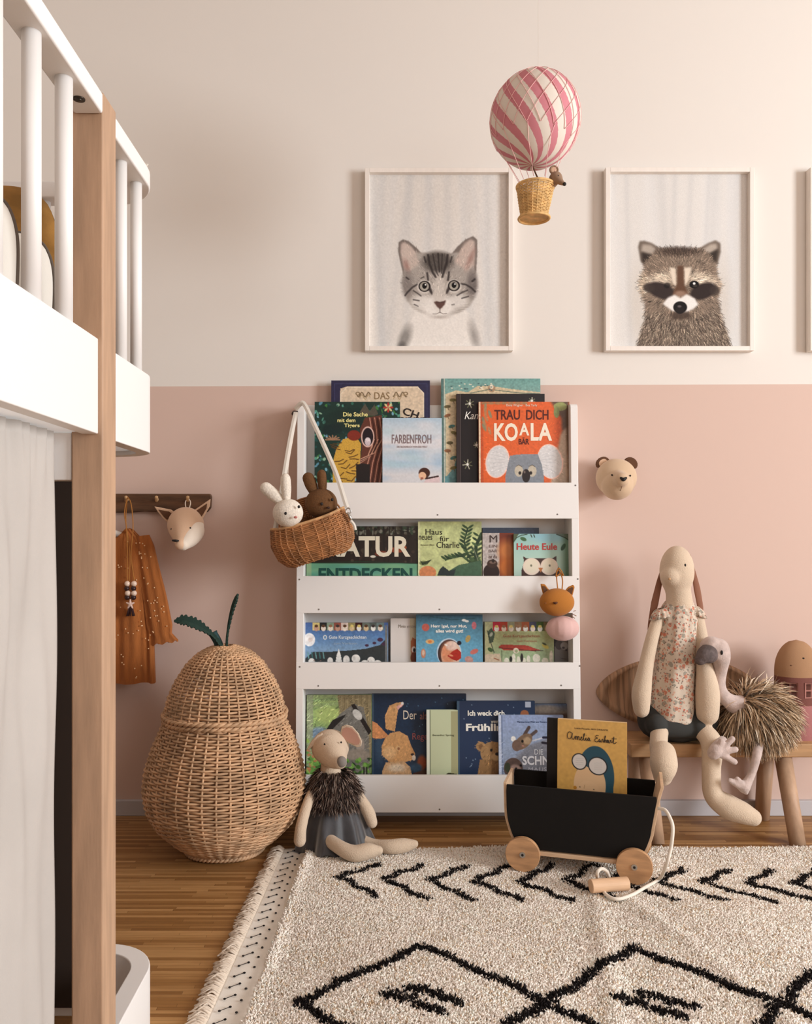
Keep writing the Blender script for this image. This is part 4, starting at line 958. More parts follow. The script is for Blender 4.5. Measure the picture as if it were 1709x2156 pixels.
def p_raccoon(c):
    drape(c, 9, (222, 219, 215))
    T = (118, 104, 92)
    c.el(1346, 640, 22, 90, (196, 186, 174), soft=24, a=.45); c.el(1520, 640, 18, 90, (196, 186, 174), soft=22, a=.45)
    body = c.poly([(1357, 640), (1358, 672), (1348, 700), (1338, 740), (1542, 740), (1530, 700), (1518, 668), (1512, 630)], T, soft=3)
    for P in ([(1343, 520), (1346, 508), (1356, 507), (1372, 512), (1388, 522), (1384, 545), (1358, 562), (1348, 550)], [(1470, 524), (1490, 512), (1506, 506), (1516, 512), (1517, 530), (1510, 558), (1490, 552)]): c.poly(P, (112, 100, 90), soft=2)
    c.poly([(1349, 530), (1352, 514), (1370, 516), (1382, 526), (1370, 540)], (176, 164, 152), soft=3); c.poly([(1476, 527), (1495, 514), (1508, 513), (1510, 524), (1495, 534)], (178, 166, 154), soft=3)
    c.poly([(1350, 530), (1374, 536), (1364, 558), (1352, 552)], (44, 36, 32), .85, soft=3); c.poly([(1484, 538), (1512, 524), (1508, 552), (1496, 556)], (46, 38, 34), .85, soft=3)
    head = c.poly([(1386, 524), (1410, 522), (1440, 524), (1470, 523), (1492, 535), (1508, 556), (1510, 580), (1519, 600), (1512, 625), (1500, 650), (1470, 668), (1430, 676), (1395, 668), (1362, 650), (1350, 620), (1346, 596), (1354, 570), (1358, 552)], (128, 112, 98), soft=3)
    c.el(1428, 530, 42, 10, (62, 50, 44), soft=8, a=.8); c.el(1388, 592, 34, 16, (204, 188, 168), -.35, soft=12, a=.95); c.el(1477, 590, 34, 15, (206, 190, 170), .25, soft=12, a=.95); c.el(1356, 598, 10, 22, (196, 178, 156), soft=9, a=.7)
    m = np.clip((body+head), 0, 1)
    c.strokes(16000, lambda x, y: (x-1431, y-600), 9, .34, m, 5, a=.7)
    c.strokes(5000, lambda x, y: (x-1431, y-600+20), 10, .3, body*(c.Y > 655), 8, tint=(176, 160, 140), a=.55); c.strokes(5000, lambda x, y: (x-1431, y-600+20), 10, .3, body*(c.Y > 655), 9, tint=(60, 50, 44), a=.6)
    c.el(1392, 612, 31, 16, (54, 44, 42), .35, soft=5); c.el(1480, 613, 29, 16, (50, 40, 38), -.35, soft=5); c.el(1365, 606, 12, 9, (62, 52, 48), .2, soft=5, a=.9); c.el(1504, 612, 10, 10, (62, 52, 48), soft=5, a=.8)
    c.poly([(1409, 562), (1422, 565), (1424, 605), (1416, 596)], (228, 214, 196), .95, soft=2); c.poly([(1440, 564), (1456, 562), (1448, 592), (1441, 604)], (228, 214, 196), .95, soft=2)
    c.poly([(1426, 560), (1438, 560), (1440, 600), (1450, 622), (1414, 622), (1425, 598)], (94, 66, 50), .95, soft=2); c.el(1432, 618, 12, 6, (160, 130, 112), soft=5, a=.8)
    c.poly([(1395, 640), (1405, 627), (1420, 620), (1432, 628), (1445, 619), (1462, 628), (1470, 641), (1460, 650), (1440, 660), (1415, 655)], (234, 230, 226), soft=2)
    c.el(1432, 664, 22, 9, (74, 60, 52), soft=6, a=.9)
    c.el(1431.5, 647, 14.5, 12.5, (26, 22, 22), soft=2); c.el(1431, 652, 9, 9, (34, 28, 28), soft=2); c.el(1430, 645, 4, 2.4, (120, 112, 112), soft=2, a=.7)
    c.el(1404, 601, 7, 6, (26, 22, 22), soft=3, a=.7); c.el(1461, 599, 10, 8, (18, 14, 14), soft=2); c.el(1461, 597, 2.8, 2.6, (232, 232, 230), soft=1); c.el(1463, 602, 5, 3, (92, 84, 74), soft=2, a=.5)
    c.noise(.02, 0)
framed(768, 353, 1080, 738, 'framed black and white kitten portrait, left of the balloon basket', p_cat)
framed(1275, 352, 1588, 738, 'framed black and white raccoon portrait above the bear head', p_raccoon)
framed(1706, 352, 2018, 738, 'framed print cut off at the right edge, only its left side strip in view', lambda c: drape(c, 4))

# ------------------------------------------------------------ peg rail with clothes, necklace and animal head
M_barkwood = mat('dark_peg_board', (96, 66, 44), .6, var=(7, .45), stretch=(1, 5, 9), bump=(40, .3))
pr = thing('peg_rail', 'dark rustic wooden peg rail on the pink wall beside the loft bed post', 'coat rack', (-.74, D-.01, .849))
a = at(445, 1078, D-.012); b = at(443, 1040, D-.012)
poly = [(-1.0, D-.02, a.z+.002)]
for i, x in enumerate(np.linspace(-.96, a.x-.012, 14)): poly.append((x, D-.02, a.z+.002*math.sin(i*1.7)))
poly += [(a.x-.002, D-.02, a.z+.012), (a.x, D-.02, b.z-.008), (b.x, D-.02, b.z), (-1.0, D-.02, b.z+.001)]
MB().prism(poly, (0, 0, 0), (0, .0195, 0)).build('board', M_barkwood, pr, smooth=False, bevel=.002)
M_peg = mat('pale_peg', (198, 160, 116), .6)
for x in (268, 331, 396, 205, 140):
    p = at(x, 1054, D-.02)
    MB().limb([(p.x, D-.018, p.z+.004, .0042), (p.x+.002, D-.036, p.z-.001, .004), (p.x+.006, D-.050, p.z+.008, .0046)], 4, 10).build('peg', M_peg, pr)
# dress
M_amber = mat('amber_muslin', (166, 98, 46), .95, bump=(160, .5, .002), var=(30, .14), stretch=(3, 3, .6), sheen=.1)
dr = thing('childs_dress', 'amber muslin child\'s dress with tiny pale dots, hanging from the peg rail', 'dress', (-.72, D-.04, .37))
Yd = 2.285
def dp(x, y, Y=Yd): return at(x, y, Y)
cx = 232
def dress_body():
    mb = MB(); rows, n = 60, 120
    P = []
    for j in range(rows):
        t = j/(rows-1); y = 1112+t*325
        hw = np.interp(t, [0, .06, .15, .3, .6, 1], [50, 72, 82, 86, 90, 95])
        hw *= 1
        for i in range(n):
            a_ = 2*PI*i/n
            x = cx+hw*math.cos(a_)
            top = 0
            if j == 0: pass
            fold = .004*math.sin(a_*9+t*1.5)*min(1, t*2)+.002*math.sin(a_*23+t)
            # neckline and shoulder slope
            yy = y+max(0, (abs(x-cx)-38))*.32*max(0, 1-t*6)
            if abs(x-cx) < 36: yy = max(yy, 1112+ (1-((x-cx)/36)**2)*26*(1 if math.sin(a_) < 0 else .4)) if t < .12 else yy
            q = at(x, yy, Yd)
            P.append((q.x, Yd+.022*math.sin(a_)+fold, q.z+.002*math.sin(a_*7)*t))
    I, J = np.meshgrid(np.arange(rows-1), np.arange(n), indexing='ij'); J2 = (J+1) % n
    mb.add(P, np.stack([I*n+J, (I+1)*n+J, (I+1)*n+J2, I*n+J2], -1).reshape(-1, 4))
    return mb
def sleeve(s):
    mb = MB(); rows, n = 40, 48; P = []
    for j in range(rows):
        t = j/(rows-1)
        x = np.interp(t, [0, .3, .6, .9, 1], [300, 312, 326, 338, 344]); y = 1128+t*226
        hw = np.interp(t, [0, .1, .5, .85, .93, 1], [14, 20, 25, 27, 22, 31])
        for i in range(n):
            a_ = 2*PI*i/n
            xx = x+hw*math.cos(a_); xx = cx+(xx-cx)*s
            q = at(xx, y+hw*math.cos(a_)*-.16, Yd-.004)
            P.append((q.x, Yd-.004+.014*math.sin(a_)+.0016*math.sin(a_*8+t*2), q.z+(.003*math.sin(a_*9) if t > .93 else 0)))
    I, J = np.meshgrid(np.arange(rows-1), np.arange(n), indexing='ij'); J2 = (J+1) % n
    return mb.add(P, np.stack([I*n+J, (I+1)*n+J, (I+1)*n+J2, I*n+J2], -1).reshape(-1, 4))
sleeve(-1).build('sleeve', M_amber, dr)
# woven-in dots
M_dot = mat('pale_dots', (236, 196, 150), .8)
mb = dress_body(); ms_ = sleeve(1); g = np.random.default_rng(21)
for k in range(52):
    x, y = g.uniform(238, 322), g.uniform(1140, 1430)
    q = at(x, y, Yd)
    a_ = math.acos(np.clip((x-cx)/92, -1, 1))
    mb.ell((q.x, Yd-.022*math.sin(a_)-.0045, q.z), (.0020, .0012, .0020), 8, 5, 1)
for k in range(26):
    t = g.uniform(.15, .95); x = np.interp(t, [0, .3, .6, 1], [300, 312, 326, 342])+g.uniform(-17, 17); y = 1128+t*226
    q = at(x, y, Yd-.02); ms_.ell((q.x, Yd-.0185, q.z), (.0020, .0012, .0020), 8, 5, 1)
mb.build('bodice', [M_amber, M_dot], dr); ms_.build('sleeve', [M_amber, M_dot], dr)
hg = thing('clothes_hanger', 'white wooden hanger inside the amber dress', 'hanger', (float(at(232, 1105, Yd).x), Yd, float(at(232, 1120, Yd).z)))
MB().limb([tuple(at(180, 1140, Yd))+(.005,), tuple(at(232, 1122, Yd))+(.010,), tuple(at(284, 1140, Yd))+(.005,)], 8, 12).build('hanger_bar', M_white, hg)
p0, p1 = at(232, 1122, Yd), at(205, 1050, D-.048)
MB().tube(catmull([(p0.x, p0.y, p0.z), (p0.x, p0.y, p0.z+.03), (p1.x+.008, p1.y, p1.z), (p1.x, p1.y, p1.z+.012), (p1.x-.008, p1.y, p1.z+.002)], 6), .0012, 8).build('hook', M_steel, hg)
# bead necklace
nk = thing('bead_necklace', 'amber cord necklace with round beads and a tassel, hanging in front of the amber dress', 'necklace', tuple(at(275, 1290, 2.25)))
Yn = 2.248
cord = mat('ochre_cord', (170, 112, 50), .8)
top = at(268, 1048, D-.045)
for (pts) in ([(268, 1046), (262, 1080), (266, 1110), (268, 1160), (268, 1226)], [(268, 1046), (276, 1062), (280, 1110), (276, 1170), (283, 1226)], [(268, 1046), (265, 1100), (273, 1160), (272, 1226)]):
    L_ = [tuple(at(x, y, D-.05-(.035 if i > 1 else .012*i))) for i, (x, y) in enumerate(pts)]
    MB().tube(catmull(L_, 6), .0015, 6).build('cord', cord, nk)
M_bead = mat('pale_wood_bead', (232, 206, 186), .35, coat=.3); M_beadd = mat('dark_wood_bead', (52, 30, 28), .4)
for (x, y, m_) in ((268, 1229, 0), (282, 1229, 0), (267, 1239, 1), (281, 1239, 1), (269, 1249, 0), (282, 1249, 0), (268, 1258, 1), (281, 1258, 1)):
    q = at(x, y, Yn); MB().ell(q, .0078 if m_ == 0 else .0072, 16, 10).build('bead', (M_bead, M_beadd)[m_], nk)
q = at(275, 1272, Yn)
tb = MB()
for k in range(5):
    a_ = k*2*PI/5+PI/2; tb.limb([(q.x, Yn-.004, q.z, .0045), (q.x+.010*math.cos(a_), Yn-.004, q.z+.012*math.sin(a_), .002)], 3, 8)
tb.build('star_pendant', mat('blush_star', (226, 196, 182), .8), nk)
tb = MB()
for k in range(24):
    x = q.x+.010*math.cos(k); y = Yn+.006*math.sin(k*1.7)
    tb.tube([(q.x, Yn, q.z-.002), (x*.5+q.x*.5, y, q.z-.014), (x, y, q.z-.032)], .0010, 5)
tb.build('tassel', mat('dark_plum_tassel', (60, 34, 34), .9), nk)

# fawn head on the rail
M_fawn = mat('fawn_velour', (214, 178, 148), .95, bump=(450, .25, .001), sheen=.2)
M_ivory = mat('ivory_velour', (236, 222, 206), .95, bump=(450, .25, .001), sheen=.2)
M_brown = mat('brown_felt', (96, 64, 44), .95, bump=(450, .25, .001))
def A(x, y, Y): return tuple(at(x, y, Y))
fx = thing('fawn_head', 'stuffed fawn head with a white cheek and pointed ears, hanging on the peg rail', 'toy', A(393, 1157, 2.25))
mb = MB().limb([A(394, 1104, 2.285)+(.040,), A(391, 1106, 2.262)+(.0495,), A(388, 1124, 2.225)+(.037,), A(383, 1141, 2.195)+(.021,), A(379, 1147, 2.180)+(.014,)], 8, 28)
hm = mb.build('head', M_fawn, fx, remesh=.0028, sm=4)
mb = MB().limb([A(413, 1108, 2.258)+(.0215,), A(408, 1119, 2.236)+(.028,), A(398, 1134, 2.209)+(.0245,), A(386, 1147, 2.187)+(.0155,)], 8, 24)
mb.build('cheek', M_ivory, fx, remesh=.0028, sm=4)['label'] = 'ivory cheek'
def ear_flap(pts, Y, th, m, inner, parent, name='ear'):
    o_ = MB().prism([A(x, y, Y) for x, y in pts], (0, 0, 0), (0, th, 0)).build(name, m, parent, smooth=True, subd=0, bevel=th*.4)
    cxm = sum(p[0] for p in pts)/len(pts); cym = sum(p[1] for p in pts)/len(pts)
    inn = [(cxm+(x-cxm)*.62, cym+(y-cym)*.62) for x, y in pts]
    MB().prism([A(x, y, Y-.0018) for x, y in inn], (0, 0, 0), (0, .002, 0)).build('inner_ear', inner, o_, smooth=False)
    return o_
ear_flap([(369, 1080), (360, 1073), (324, 1066), (332, 1078), (343, 1092), (352, 1100), (364, 1098)], 2.272, .006, M_fawn, M_brown, fx)
ear_flap([(402, 1078), (420, 1066), (443, 1050), (441, 1066), (431, 1084), (422, 1098), (406, 1092)], 2.262, .006, M_fawn, M_brown, fx)
for (x, y, r, Y) in ((355, 1114, .0022, 2.222), (400, 1112, .0022, 2.213)): pass
MB().ell(A(400.5, 1112, 2.2035), (.0028, .0030, .0032), 12, 8).build('eye', M_dark, fx); MB().ell(A(361, 1114, 2.214), (.0026, .0030, .0030), 12, 8).build('eye', M_dark, fx)
MB().limb([A(364, 1138, 2.168)+(.0028,), A(370, 1138.5, 2.165)+(.0034,), A(375, 1138.5, 2.168)+(.0024,)], 4, 10).build('nose', M_dark, fx)
MB().tube(catmull([A(392, 1072, 2.275), A(390, 1058, 2.288), A(396, 1050, 2.290), A(401, 1058, 2.288), A(398, 1072, 2.275)], 6), .0014, 6).build('hanging_loop', M_ivory, fx)

# bear head trophy
br = thing('bear_head', 'stuffed beige bear head with small dark ears mounted on the pink wall', 'toy', A(1298, 1048, 2.28))
mb = MB().ell(A(1297, 1006, 2.285), (.056, .043, .053), 32, 20)
mb.ell(A(1299, 1022, 2.262), (.043, .045, .040), 28, 18)
mb.limb([A(1301, 1012, 2.25)+(.030,), A(1308, 1010, 2.215)+(.020,)], 5, 20)
M_bear = mat('beige_wool', (204, 176, 146), .95, bump=(420, .3, .001), sheen=.2)
mb.build('head', M_bear, br, remesh=.003, sm=6)
for s, (x, y) in ((-1, (1269, 975)), (1, (1328, 976))):
    q = at(x, y, 2.292)
    P = [(q.x+.020*math.cos(t)*(1), 2.289, q.z+.017*math.sin(t)) for t in np.linspace(-.3, PI+.3, 12)]
    rot = .55 if s < 0 else -.65
    R = Matrix.Rotation(-rot, 3, 'Y')
    P = [tuple(Vector((q.x, 0, q.z))+R @ Vector((p[0]-q.x, p[1], p[2]-q.z))) for p in P]
    ear = MB().prism(P, (0, 0, 0), (0, .012, 0)).build('ear', M_brown, br, smooth=True, bevel=.004)
    P2 = [tuple(Vector((q.x, 2.2865, q.z))+.62*(Vector(p)-Vector((q.x, p[1], q.z)))+Vector((0, 0, 0))) for p in P]
    MB().prism([(p[0], 2.2872, p[2]) for p in P2], (0, 0, 0), (0, .003, 0)).build('inner_ear', M_fawn if s < 0 else M_brown, ear, smooth=False)
for (x, y, Y) in ((1288, 1000, 2.228), (1326.5, 1001.5, 2.2395)): MB().ell(A(x, y, Y), .0026, 12, 8).build('eye', M_dark, br)
MB().limb([A(1307, 1006.5, 2.1975)+(.0032,), A(1312, 1009.5, 2.1955)+(.0052,), A(1317.5, 1006.5, 2.1985)+(.0032,)], 5, 12).build('nose', M_dark, br)
MB().tube(catmull([A(1311.5, 1010, 2.1970), A(1310, 1020, 2.2050), A(1307, 1030, 2.217), A(1302, 1040, 2.2325)], 6), .0007, 6).build('stitching', mat('brown_stitch', (120, 86, 60), .9), br)

# ------------------------------------------------------------ hot-air balloon mobile
YB = 1.85
bl = thing('balloon_mobile', 'pink and cream striped hot-air balloon mobile with a wicker basket', 'mobile', A(1122, 462, YB))
bc_ = at(1126, 253, YB); RB = .1005
n1, n2 = 420, 200
th = np.linspace(0.001, PI-.001, n2); ph = np.arange(n1)*2*PI/n1
TH, PH = np.meshgrid(th, ph, indexing='ij')
lean = Matrix.Rotation(math.radians(5), 3, 'Y') @ Matrix.Rotation(math.radians(-6), 3, 'X')
def ball(TH, PH, R=RB):
    zz = np.cos(TH)*R*1.05
    V = np.stack([np.sin(TH)*np.cos(PH)*R*.985, np.sin(TH)*np.sin(PH)*R*.985, zz], -1).reshape(-1, 3)
    return V @ np.array(lean).T+np.array(tuple(bc_))
sw = (PH*11/(2*PI)+ -4.1*(TH/PI)**1.15) % 1.0
pink = lin((204, 128, 138)); crm = lin((224, 214, 202))
C = np.where(((sw < .46))[..., None], pink, crm).reshape(-1, 3)
I, J = np.meshgrid(np.arange(n2-1), np.arange(n1), indexing='ij'); J2 = (J+1) % n1
MB().add(ball(TH, PH), np.stack([I*n1+J, (I+1)*n1+J, (I+1)*n1+J2, I*n1+J2], -1).reshape(-1, 4), 0, C).build('envelope', mat('papier_mache', (255, 255, 255), .7, vcol=True, bump=(60, .1)), bl)
net = MB()
M_net = mat('pink_net_cord', (240, 190, 186), .7)
for s in (-1, 1):
    for k in range(18):
        t = np.linspace(.16, 2.12, 70); p = k*2*PI/18+s*(t-.16)*.62
        net.tube(ball(t, p, RB*1.012), .00065, 5)
net.build('net', M_net, bl)
cd = MB()
ba_top = at(1128, 388, YB)
for k in range(9):
    p = k*2*PI/9+.2
    a_ = ball(np.array([2.12, 2.4]), np.array([p, p]), RB*1.012)
    e = np.array(tuple(ba_top))+np.array([.036*math.cos(p), .036*math.sin(p), .004])
    cd.tube([a_[0], a_[1], e], .0007, 5)
cd.build('suspension_cord', M_net, bl)
wk_l = mat('light_wicker', (222, 180, 118), .65, var=(60, .25))
def weave(ring, rows, n, amp, rad, mb, stake=None, seg=5, per=6):
    """ring(t, theta) -> point; over-under strands on n stakes"""
    th = np.arange(n*per)*2*PI/(n*per)
    for k in range(rows):
        t = (k+.5)/rows
        P = ring(t, th)
        c = P.mean(0); O_ = P-c; O_[:, 2] = 0; O_ /= np.linalg.norm(O_, axis=1)[:, None]+1e-9
        P = P+O_*(amp*np.cos(n/2*th+PI*k))[:, None]
        mb.tube(P, rad, seg, closed=True, cap=False, ref=(0, 0, 1))
    if stake:
        for j in range(n):
            a_ = np.full(16, j*2*PI/n)
            P = np.vstack([ring(t, np.array([j*2*PI/n])) for t in np.linspace(0, 1, 16)])
            mb.tube(P, stake, 5, cap=False)
def ring_bk(t, th):
    r = np.interp(t, [0, .12, .5, .88, .96, 1], [.034, .029, .0345, .039, .042, .041])
    z0 = H-(460-VY)*YB/F; z1 = H-(392-VY)*YB/F
    c = at(1124, 460, YB)
    return np.stack([c.x+(.003)*t+r*np.cos(th), YB+r*np.sin(th), np.full(th.shape, z0+(z1-z0)*t)], -1)
mb = MB(); weave(ring_bk, 22, 20, .0007, .0017, mb, .0018)
rim = ring_bk(1, np.arange(40)*2*PI/40); mb.tube(rim, .0028, 8, closed=True)
b0 = ring_bk(0, np.arange(32)*2*PI/32); mb.tube(b0, .0028, 8, closed=True); mb.add(b0+np.array([0, 0, .001]), [tuple(range(32))])
mb.build('basket', wk_l, bl)
MB().tube([tuple(bc_+lean @ Vector((0, 0, -RB*1.04))), (float(bc_.x)+.008, YB, float(bc_.z)-RB*1.05-.028)], .0018, 8).build('hanging_rod', M_brown, bl)
tp = bc_+lean @ Vector((0, 0, RB*1.05))
MB().tube([tuple(tp), (tp.x, tp.y, ZC)], .00025, 5).build('nylon_thread', mat('nylon_thread', (226, 216, 206), .4), bl)
ms = thing('balloon_mouse', 'small grey-brown toy mouse leaning out of the balloon basket', 'toy', A(1170, 392, YB))
M_mouse = mat('taupe_felt', (150, 122, 100), .95, bump=(500, .3, .001))
mb = MB().limb([A(1157, 392, YB)+(.007,), A(1163, 386, YB-.012)+(.0105,), A(1170, 374, YB-.02)+(.0135,), A(1179, 382, YB-.028)+(.0075,), A(1186, 387, YB-.034)+(.004,)], 6, 16)
mb.build('head', M_mouse, ms, remesh=.0014, sm=2)
MB().ell(A(1188, 387.5, YB-.036), .0042, 12, 8).build('nose', M_dark, ms)
q = at(1166, 358, YB-.018)
MB().tube([(q.x+.0085*math.cos(t), q.y, q.z+.0085*math.sin(t)) for t in np.linspace(0, 2*PI, 20)[:-1]], .0022, 8, closed=True).build('ear', M_mouse, ms)
MB().ell(q, (.0075, .0012, .0075), 16, 8).build('ear', M_fawn, ms)
MB().ell(A(1175, 370, YB-.033), .0016, 10, 6).build('eye', M_dark, ms)
# ------------------------------------------------------------ helpers for fur
def fur(mb, roots, dirs, length, width, droop, cols, seed=1, n=5, curl=.25, down=(0, 0, -1)):
    g = np.random.default_rng(seed); N = len(roots)
    L = length*g.uniform(.6, 1.15, N)
    d = dirs+g.normal(0, curl, (N, 3)); d /= np.linalg.norm(d, axis=1)[:, None]
    side = np.cross(d, g.normal(0, 1, (N, 3))); side /= np.linalg.norm(side, axis=1)[:, None]
    P = [roots]; cur = roots.copy(); dd = d.copy()
    for k in range(n):
        cur = cur+dd*(L/n)[:, None]; P.append(cur.copy())
        dd = dd+np.array(down)*droop/n+g.normal(0, curl*.25, (N, 3)); dd /= np.linalg.norm(dd, axis=1)[:, None]
    P = np.stack(P, 1)                                            # N, n+1, 3
    w = width*np.array([1, .95, .85, .65, .4, .1])[:n+1] if n == 5 else width*np.linspace(1, .1, n+1)
    V = np.stack([P-side[:, None]*w[None, :, None], P+side[:, None]*w[None, :, None]], 2).reshape(N, -1, 3)
    m = 2*(n+1)
    base = (np.arange(N)*m)[:, None, None]
    q = np.array([[2*k, 2*k+1, 2*k+3, 2*k+2] for k in range(n)])[None]
    C = cols[g.integers(len(cols), size=N)]*(1+g.normal(0, .12, N))[:, None]
    tip = C*1.25
    f = np.linspace(0, 1, n+1)
    CC = C[:, None]*(1-f)[None, :, None]+tip[:, None]*f[None, :, None]
    CC = np.repeat(CC[:, :, None], 2, 2).reshape(-1, 3)
    mb.add(V.reshape(-1, 3), (base+q).reshape(-1, 4), 0, np.clip(CC, 0, 1))

# ------------------------------------------------------------ pear-shaped wicker basket
PCX, PCY = (474-VX)*2.078/F, 2.078
prof = [(.000, .078), (.006, .090), (.03, .128), (.07, .168), (.11, .190), (.157, .1975), (.20, .193), (.25, .178), (.29, .161), (.325, .146)]
lidp = [(.332, .147), (.345, .146), (.38, .138), (.42, .120), (.46, .094), (.485, .068), (.498, .044), (.505, .020)]
def ring_from(pf, wob=.0):
    z = np.array([p[0] for p in pf]); r = np.array([p[1] for p in pf])
    s = np.concatenate([[0], np.cumsum(np.hypot(np.diff(z), np.diff(r)))]); s /= s[-1]
    def f(t, th):
        rr = np.interp(t, s, r); zz = np.interp(t, s, z)
        return np.stack([PCX+rr*np.cos(th), PCY+rr*np.sin(th), zz+.004+wob*np.sin(3*th+1)+0*th], -1)
    return f
pear = thing('pear_basket', 'large pear-shaped wicker storage basket with lid and dark green leaves', 'basket', (PCX, PCY, 0))
mb = MB(); rf = ring_from(prof); weave(rf, 58, 38, .0030, .0030, mb, .0030, seg=5, per=6)
mb.build('body', M_wicker, pear)
def braid(z, r, mb, n=70, rad=.0042, amp=.004):
    th = np.linspace(0, 2*PI, 400)[:-1]
    for ph_ in (0, PI):
        P = np.stack([PCX+(r+amp*.6*np.cos(th*n/2+ph_))*np.cos(th), PCY+(r+amp*.6*np.cos(th*n/2+ph_))*np.sin(th), z+amp*np.sin(th*n/2+ph_)*.6+.0015*np.sin(3*th)], -1)
        mb.tube(P, rad, 6, closed=True, cap=False, ref=(0, 0, 1))
mb = MB(); braid(.331, .149, mb, 60); braid(.008, .096, mb, 60)
mb.build('rim_braid', M_wicker, pear)
mb = MB(); rl = ring_from(lidp, .0008); weave(rl, 30, 38, .0026, .0029, mb, .0028, seg=5, per=6); braid(.342, .1505, mb, 60)
lid = mb.build('lid', M_wicker, pear)
MB().tube(catmull([(PCX-.012, PCY-.004, .500), (PCX-.018, PCY-.006, .52), (PCX-.030, PCY-.008, .542)], 5), [.011]*10+[.0125], 12).build('stem', mat('teal_stem', (36, 66, 68), .8, bump=(120, .6)), lid)
M_leaf = mat('dark_green_knit', (34, 56, 48), .9, bump=(140, .8, .002))
def leaf(pts, wid, up, name='leaf'):
    C_ = catmull(pts, 10); n = len(C_); T = np.gradient(C_, axis=0); T /= np.linalg.norm(T, axis=1)[:, None]
    S = np.cross(T, np.array(up)); S /= np.linalg.norm(S, axis=1)[:, None]
    t = np.linspace(0, 1, n); w = wid*np.interp(t, [0, .3, .62, .85, 1], [.32, .35, 1, .9, .12])
    w = w*(1+.16*np.sign(np.sin(t*90)))
    Nn = np.cross(S, T)
    rows = [C_+S*(w*f)[:, None]+Nn*(.004*abs(f)+h)[..., None] if False else C_+S*(w*f)[:, None]+Nn*(.35*w*abs(f)+h)[:, None] for h in (0, .0045) for f in (-1, -.5, 0, .5, 1)]
    V = np.stack(rows, 1).reshape(-1, 3); fs = []
    for i in range(n-1):
        a = i*10; b = a+10
        for k in range(4): fs += [(a+k, a+k+1, b+k+1, b+k), (a+5+k, b+5+k, b+6+k, a+6+k)]
        fs += [(a, b, b+5, a+5), (a+4, a+9, b+9, b+4)]
    fs += [(0, 5, 6, 1), (1, 6, 7, 2), (2, 7, 8, 3), (3, 8, 9, 4)]; e = (n-1)*10
    fs += [(e, e+1, e+6, e+5), (e+1, e+2, e+7, e+6), (e+2, e+3, e+8, e+7), (e+3, e+4, e+9, e+8)]
    MB().add(V, fs).build(name, M_leaf, lid, smooth=False)
YL = 2.06
leaf([A(466, 1362, YL), A(452, 1343, YL-.01), A(436, 1330, YL-.02), (A(412, 1316, YL-.03)), A(388, 1308, YL-.035), A(367, 1309, YL-.035)], .013, (.25, -.8, .5))
leaf([A(474, 1362, YL), A(476, 1335, YL), A(481, 1300, YL-.005), A(489, 1268, YL-.01), A(499, 1250, YL-.015)], .011, (.93, .33, .1))

# ------------------------------------------------------------ hanging wicker bag with two soft rabbits
bag = thing('wicker_bag', 'small dark wicker shoulder bag on a white strap, hung on the bookcase corner', 'bag', A(660, 1200, 2.13))
BC = at(661, 1140, 2.135); tilt = Matrix.Rotation(math.radians(-17), 3, 'Y')
def ring_bag(t, th):
    hw = np.interp(t, [0, .06, .25, .6, .85, 1], [.066, .082, .100, .108, .102, .097]); dp_ = np.interp(t, [0, .1, .4, .8, 1], [.036, .046, .056, .052, .046])
    z = (t-.5)*.098+.010*(np.cos(th)**2)*t
    c, s_ = np.cos(th), np.sin(th)
    P = np.stack([hw*np.sign(c)*np.abs(c)**.8, dp_*np.sign(s_)*np.abs(s_)**.8, z+0*th], -1)
    return P @ np.array(tilt).T+np.array(tuple(BC))
mb = MB(); weave(ring_bag, 22, 30, .0013, .0024, mb, .0027, seg=5)
P = ring_bag(0, np.arange(48)*2*PI/48); mb.add(P, [tuple(range(48))])
mb.build('body', M_wicker_d, bag)
mb = MB(); th = np.linspace(0, 2*PI, 160)[:-1]; P = ring_bag(1, th); mb.tube(P+np.array([0, 0, .002]), .0036, 8, closed=True)
for k in range(60):
    i = int(k*159/60); q = P[i]; mb.tube([q+np.array([0, 0, .0055]), q+np.array([.003, 0, -.006])], .0016, 5)
mb.build('rim', mat('pale_rim_cane', (206, 160, 112), .6, var=(60, .3)), bag)
# open lid leaning at the back
mb = MB()
for k in range(13):
    t = k/12; P = []
    for a_ in np.linspace(0, PI, 24): P.append((.088*(1-t)*math.cos(a_), .048, .055+.062*(1-t)*math.sin(a_)+.0))
    P = (np.array(P)) @ np.array(tilt).T+np.array(tuple(BC)); mb.tube(P, .0028, 5)
for k in range(10):
    a_ = PI*k/9; P = np.array([(.0, .046, .055), (.085*math.cos(a_), .046, .055+.060*math.sin(a_))]) @ np.array(tilt).T+np.array(tuple(BC)); mb.tube(P, .0024, 5)
mb.build('lid', M_wicker_d, bag)
M_strap = mat('white_leather_strap', (228, 222, 212), .6)
def ribbon(pts, w, th, m, name, parent, up=(0, -1, 0)):
    C_ = catmull(pts, 10); MB().tube(C_, w, 4, sq=(1, th/w), ref=up).build(name, m, parent, smooth=False)
hookp = at(628, 866, 2.20)
MB().tube([A(627, 868, 2.238), A(618, 868, 2.238)], .004, 12).tube([A(620, 868, 2.238), A(618, 872, 2.232)], .006, 12).build('strap_stud', mat('dark_stud', (60, 44, 36), .5), bag)
ribbon([A(623, 868, 2.215), A(611, 925, 2.185), A(601, 985, 2.15), A(592, 1040, 2.13), A(580, 1110, 2.12), A(577, 1128, 2.12)], .0062, .0018, M_strap, 'strap', bag)
ribbon([A(622, 862, 2.222), A(632, 851, 2.212), A(641, 852, 2.205), A(662, 895, 2.18), A(694, 965, 2.14), A(712, 1010, 2.11), A(727, 1058, 2.10), A(731, 1068, 2.10)], .0062, .0018, M_strap, 'strap', bag)
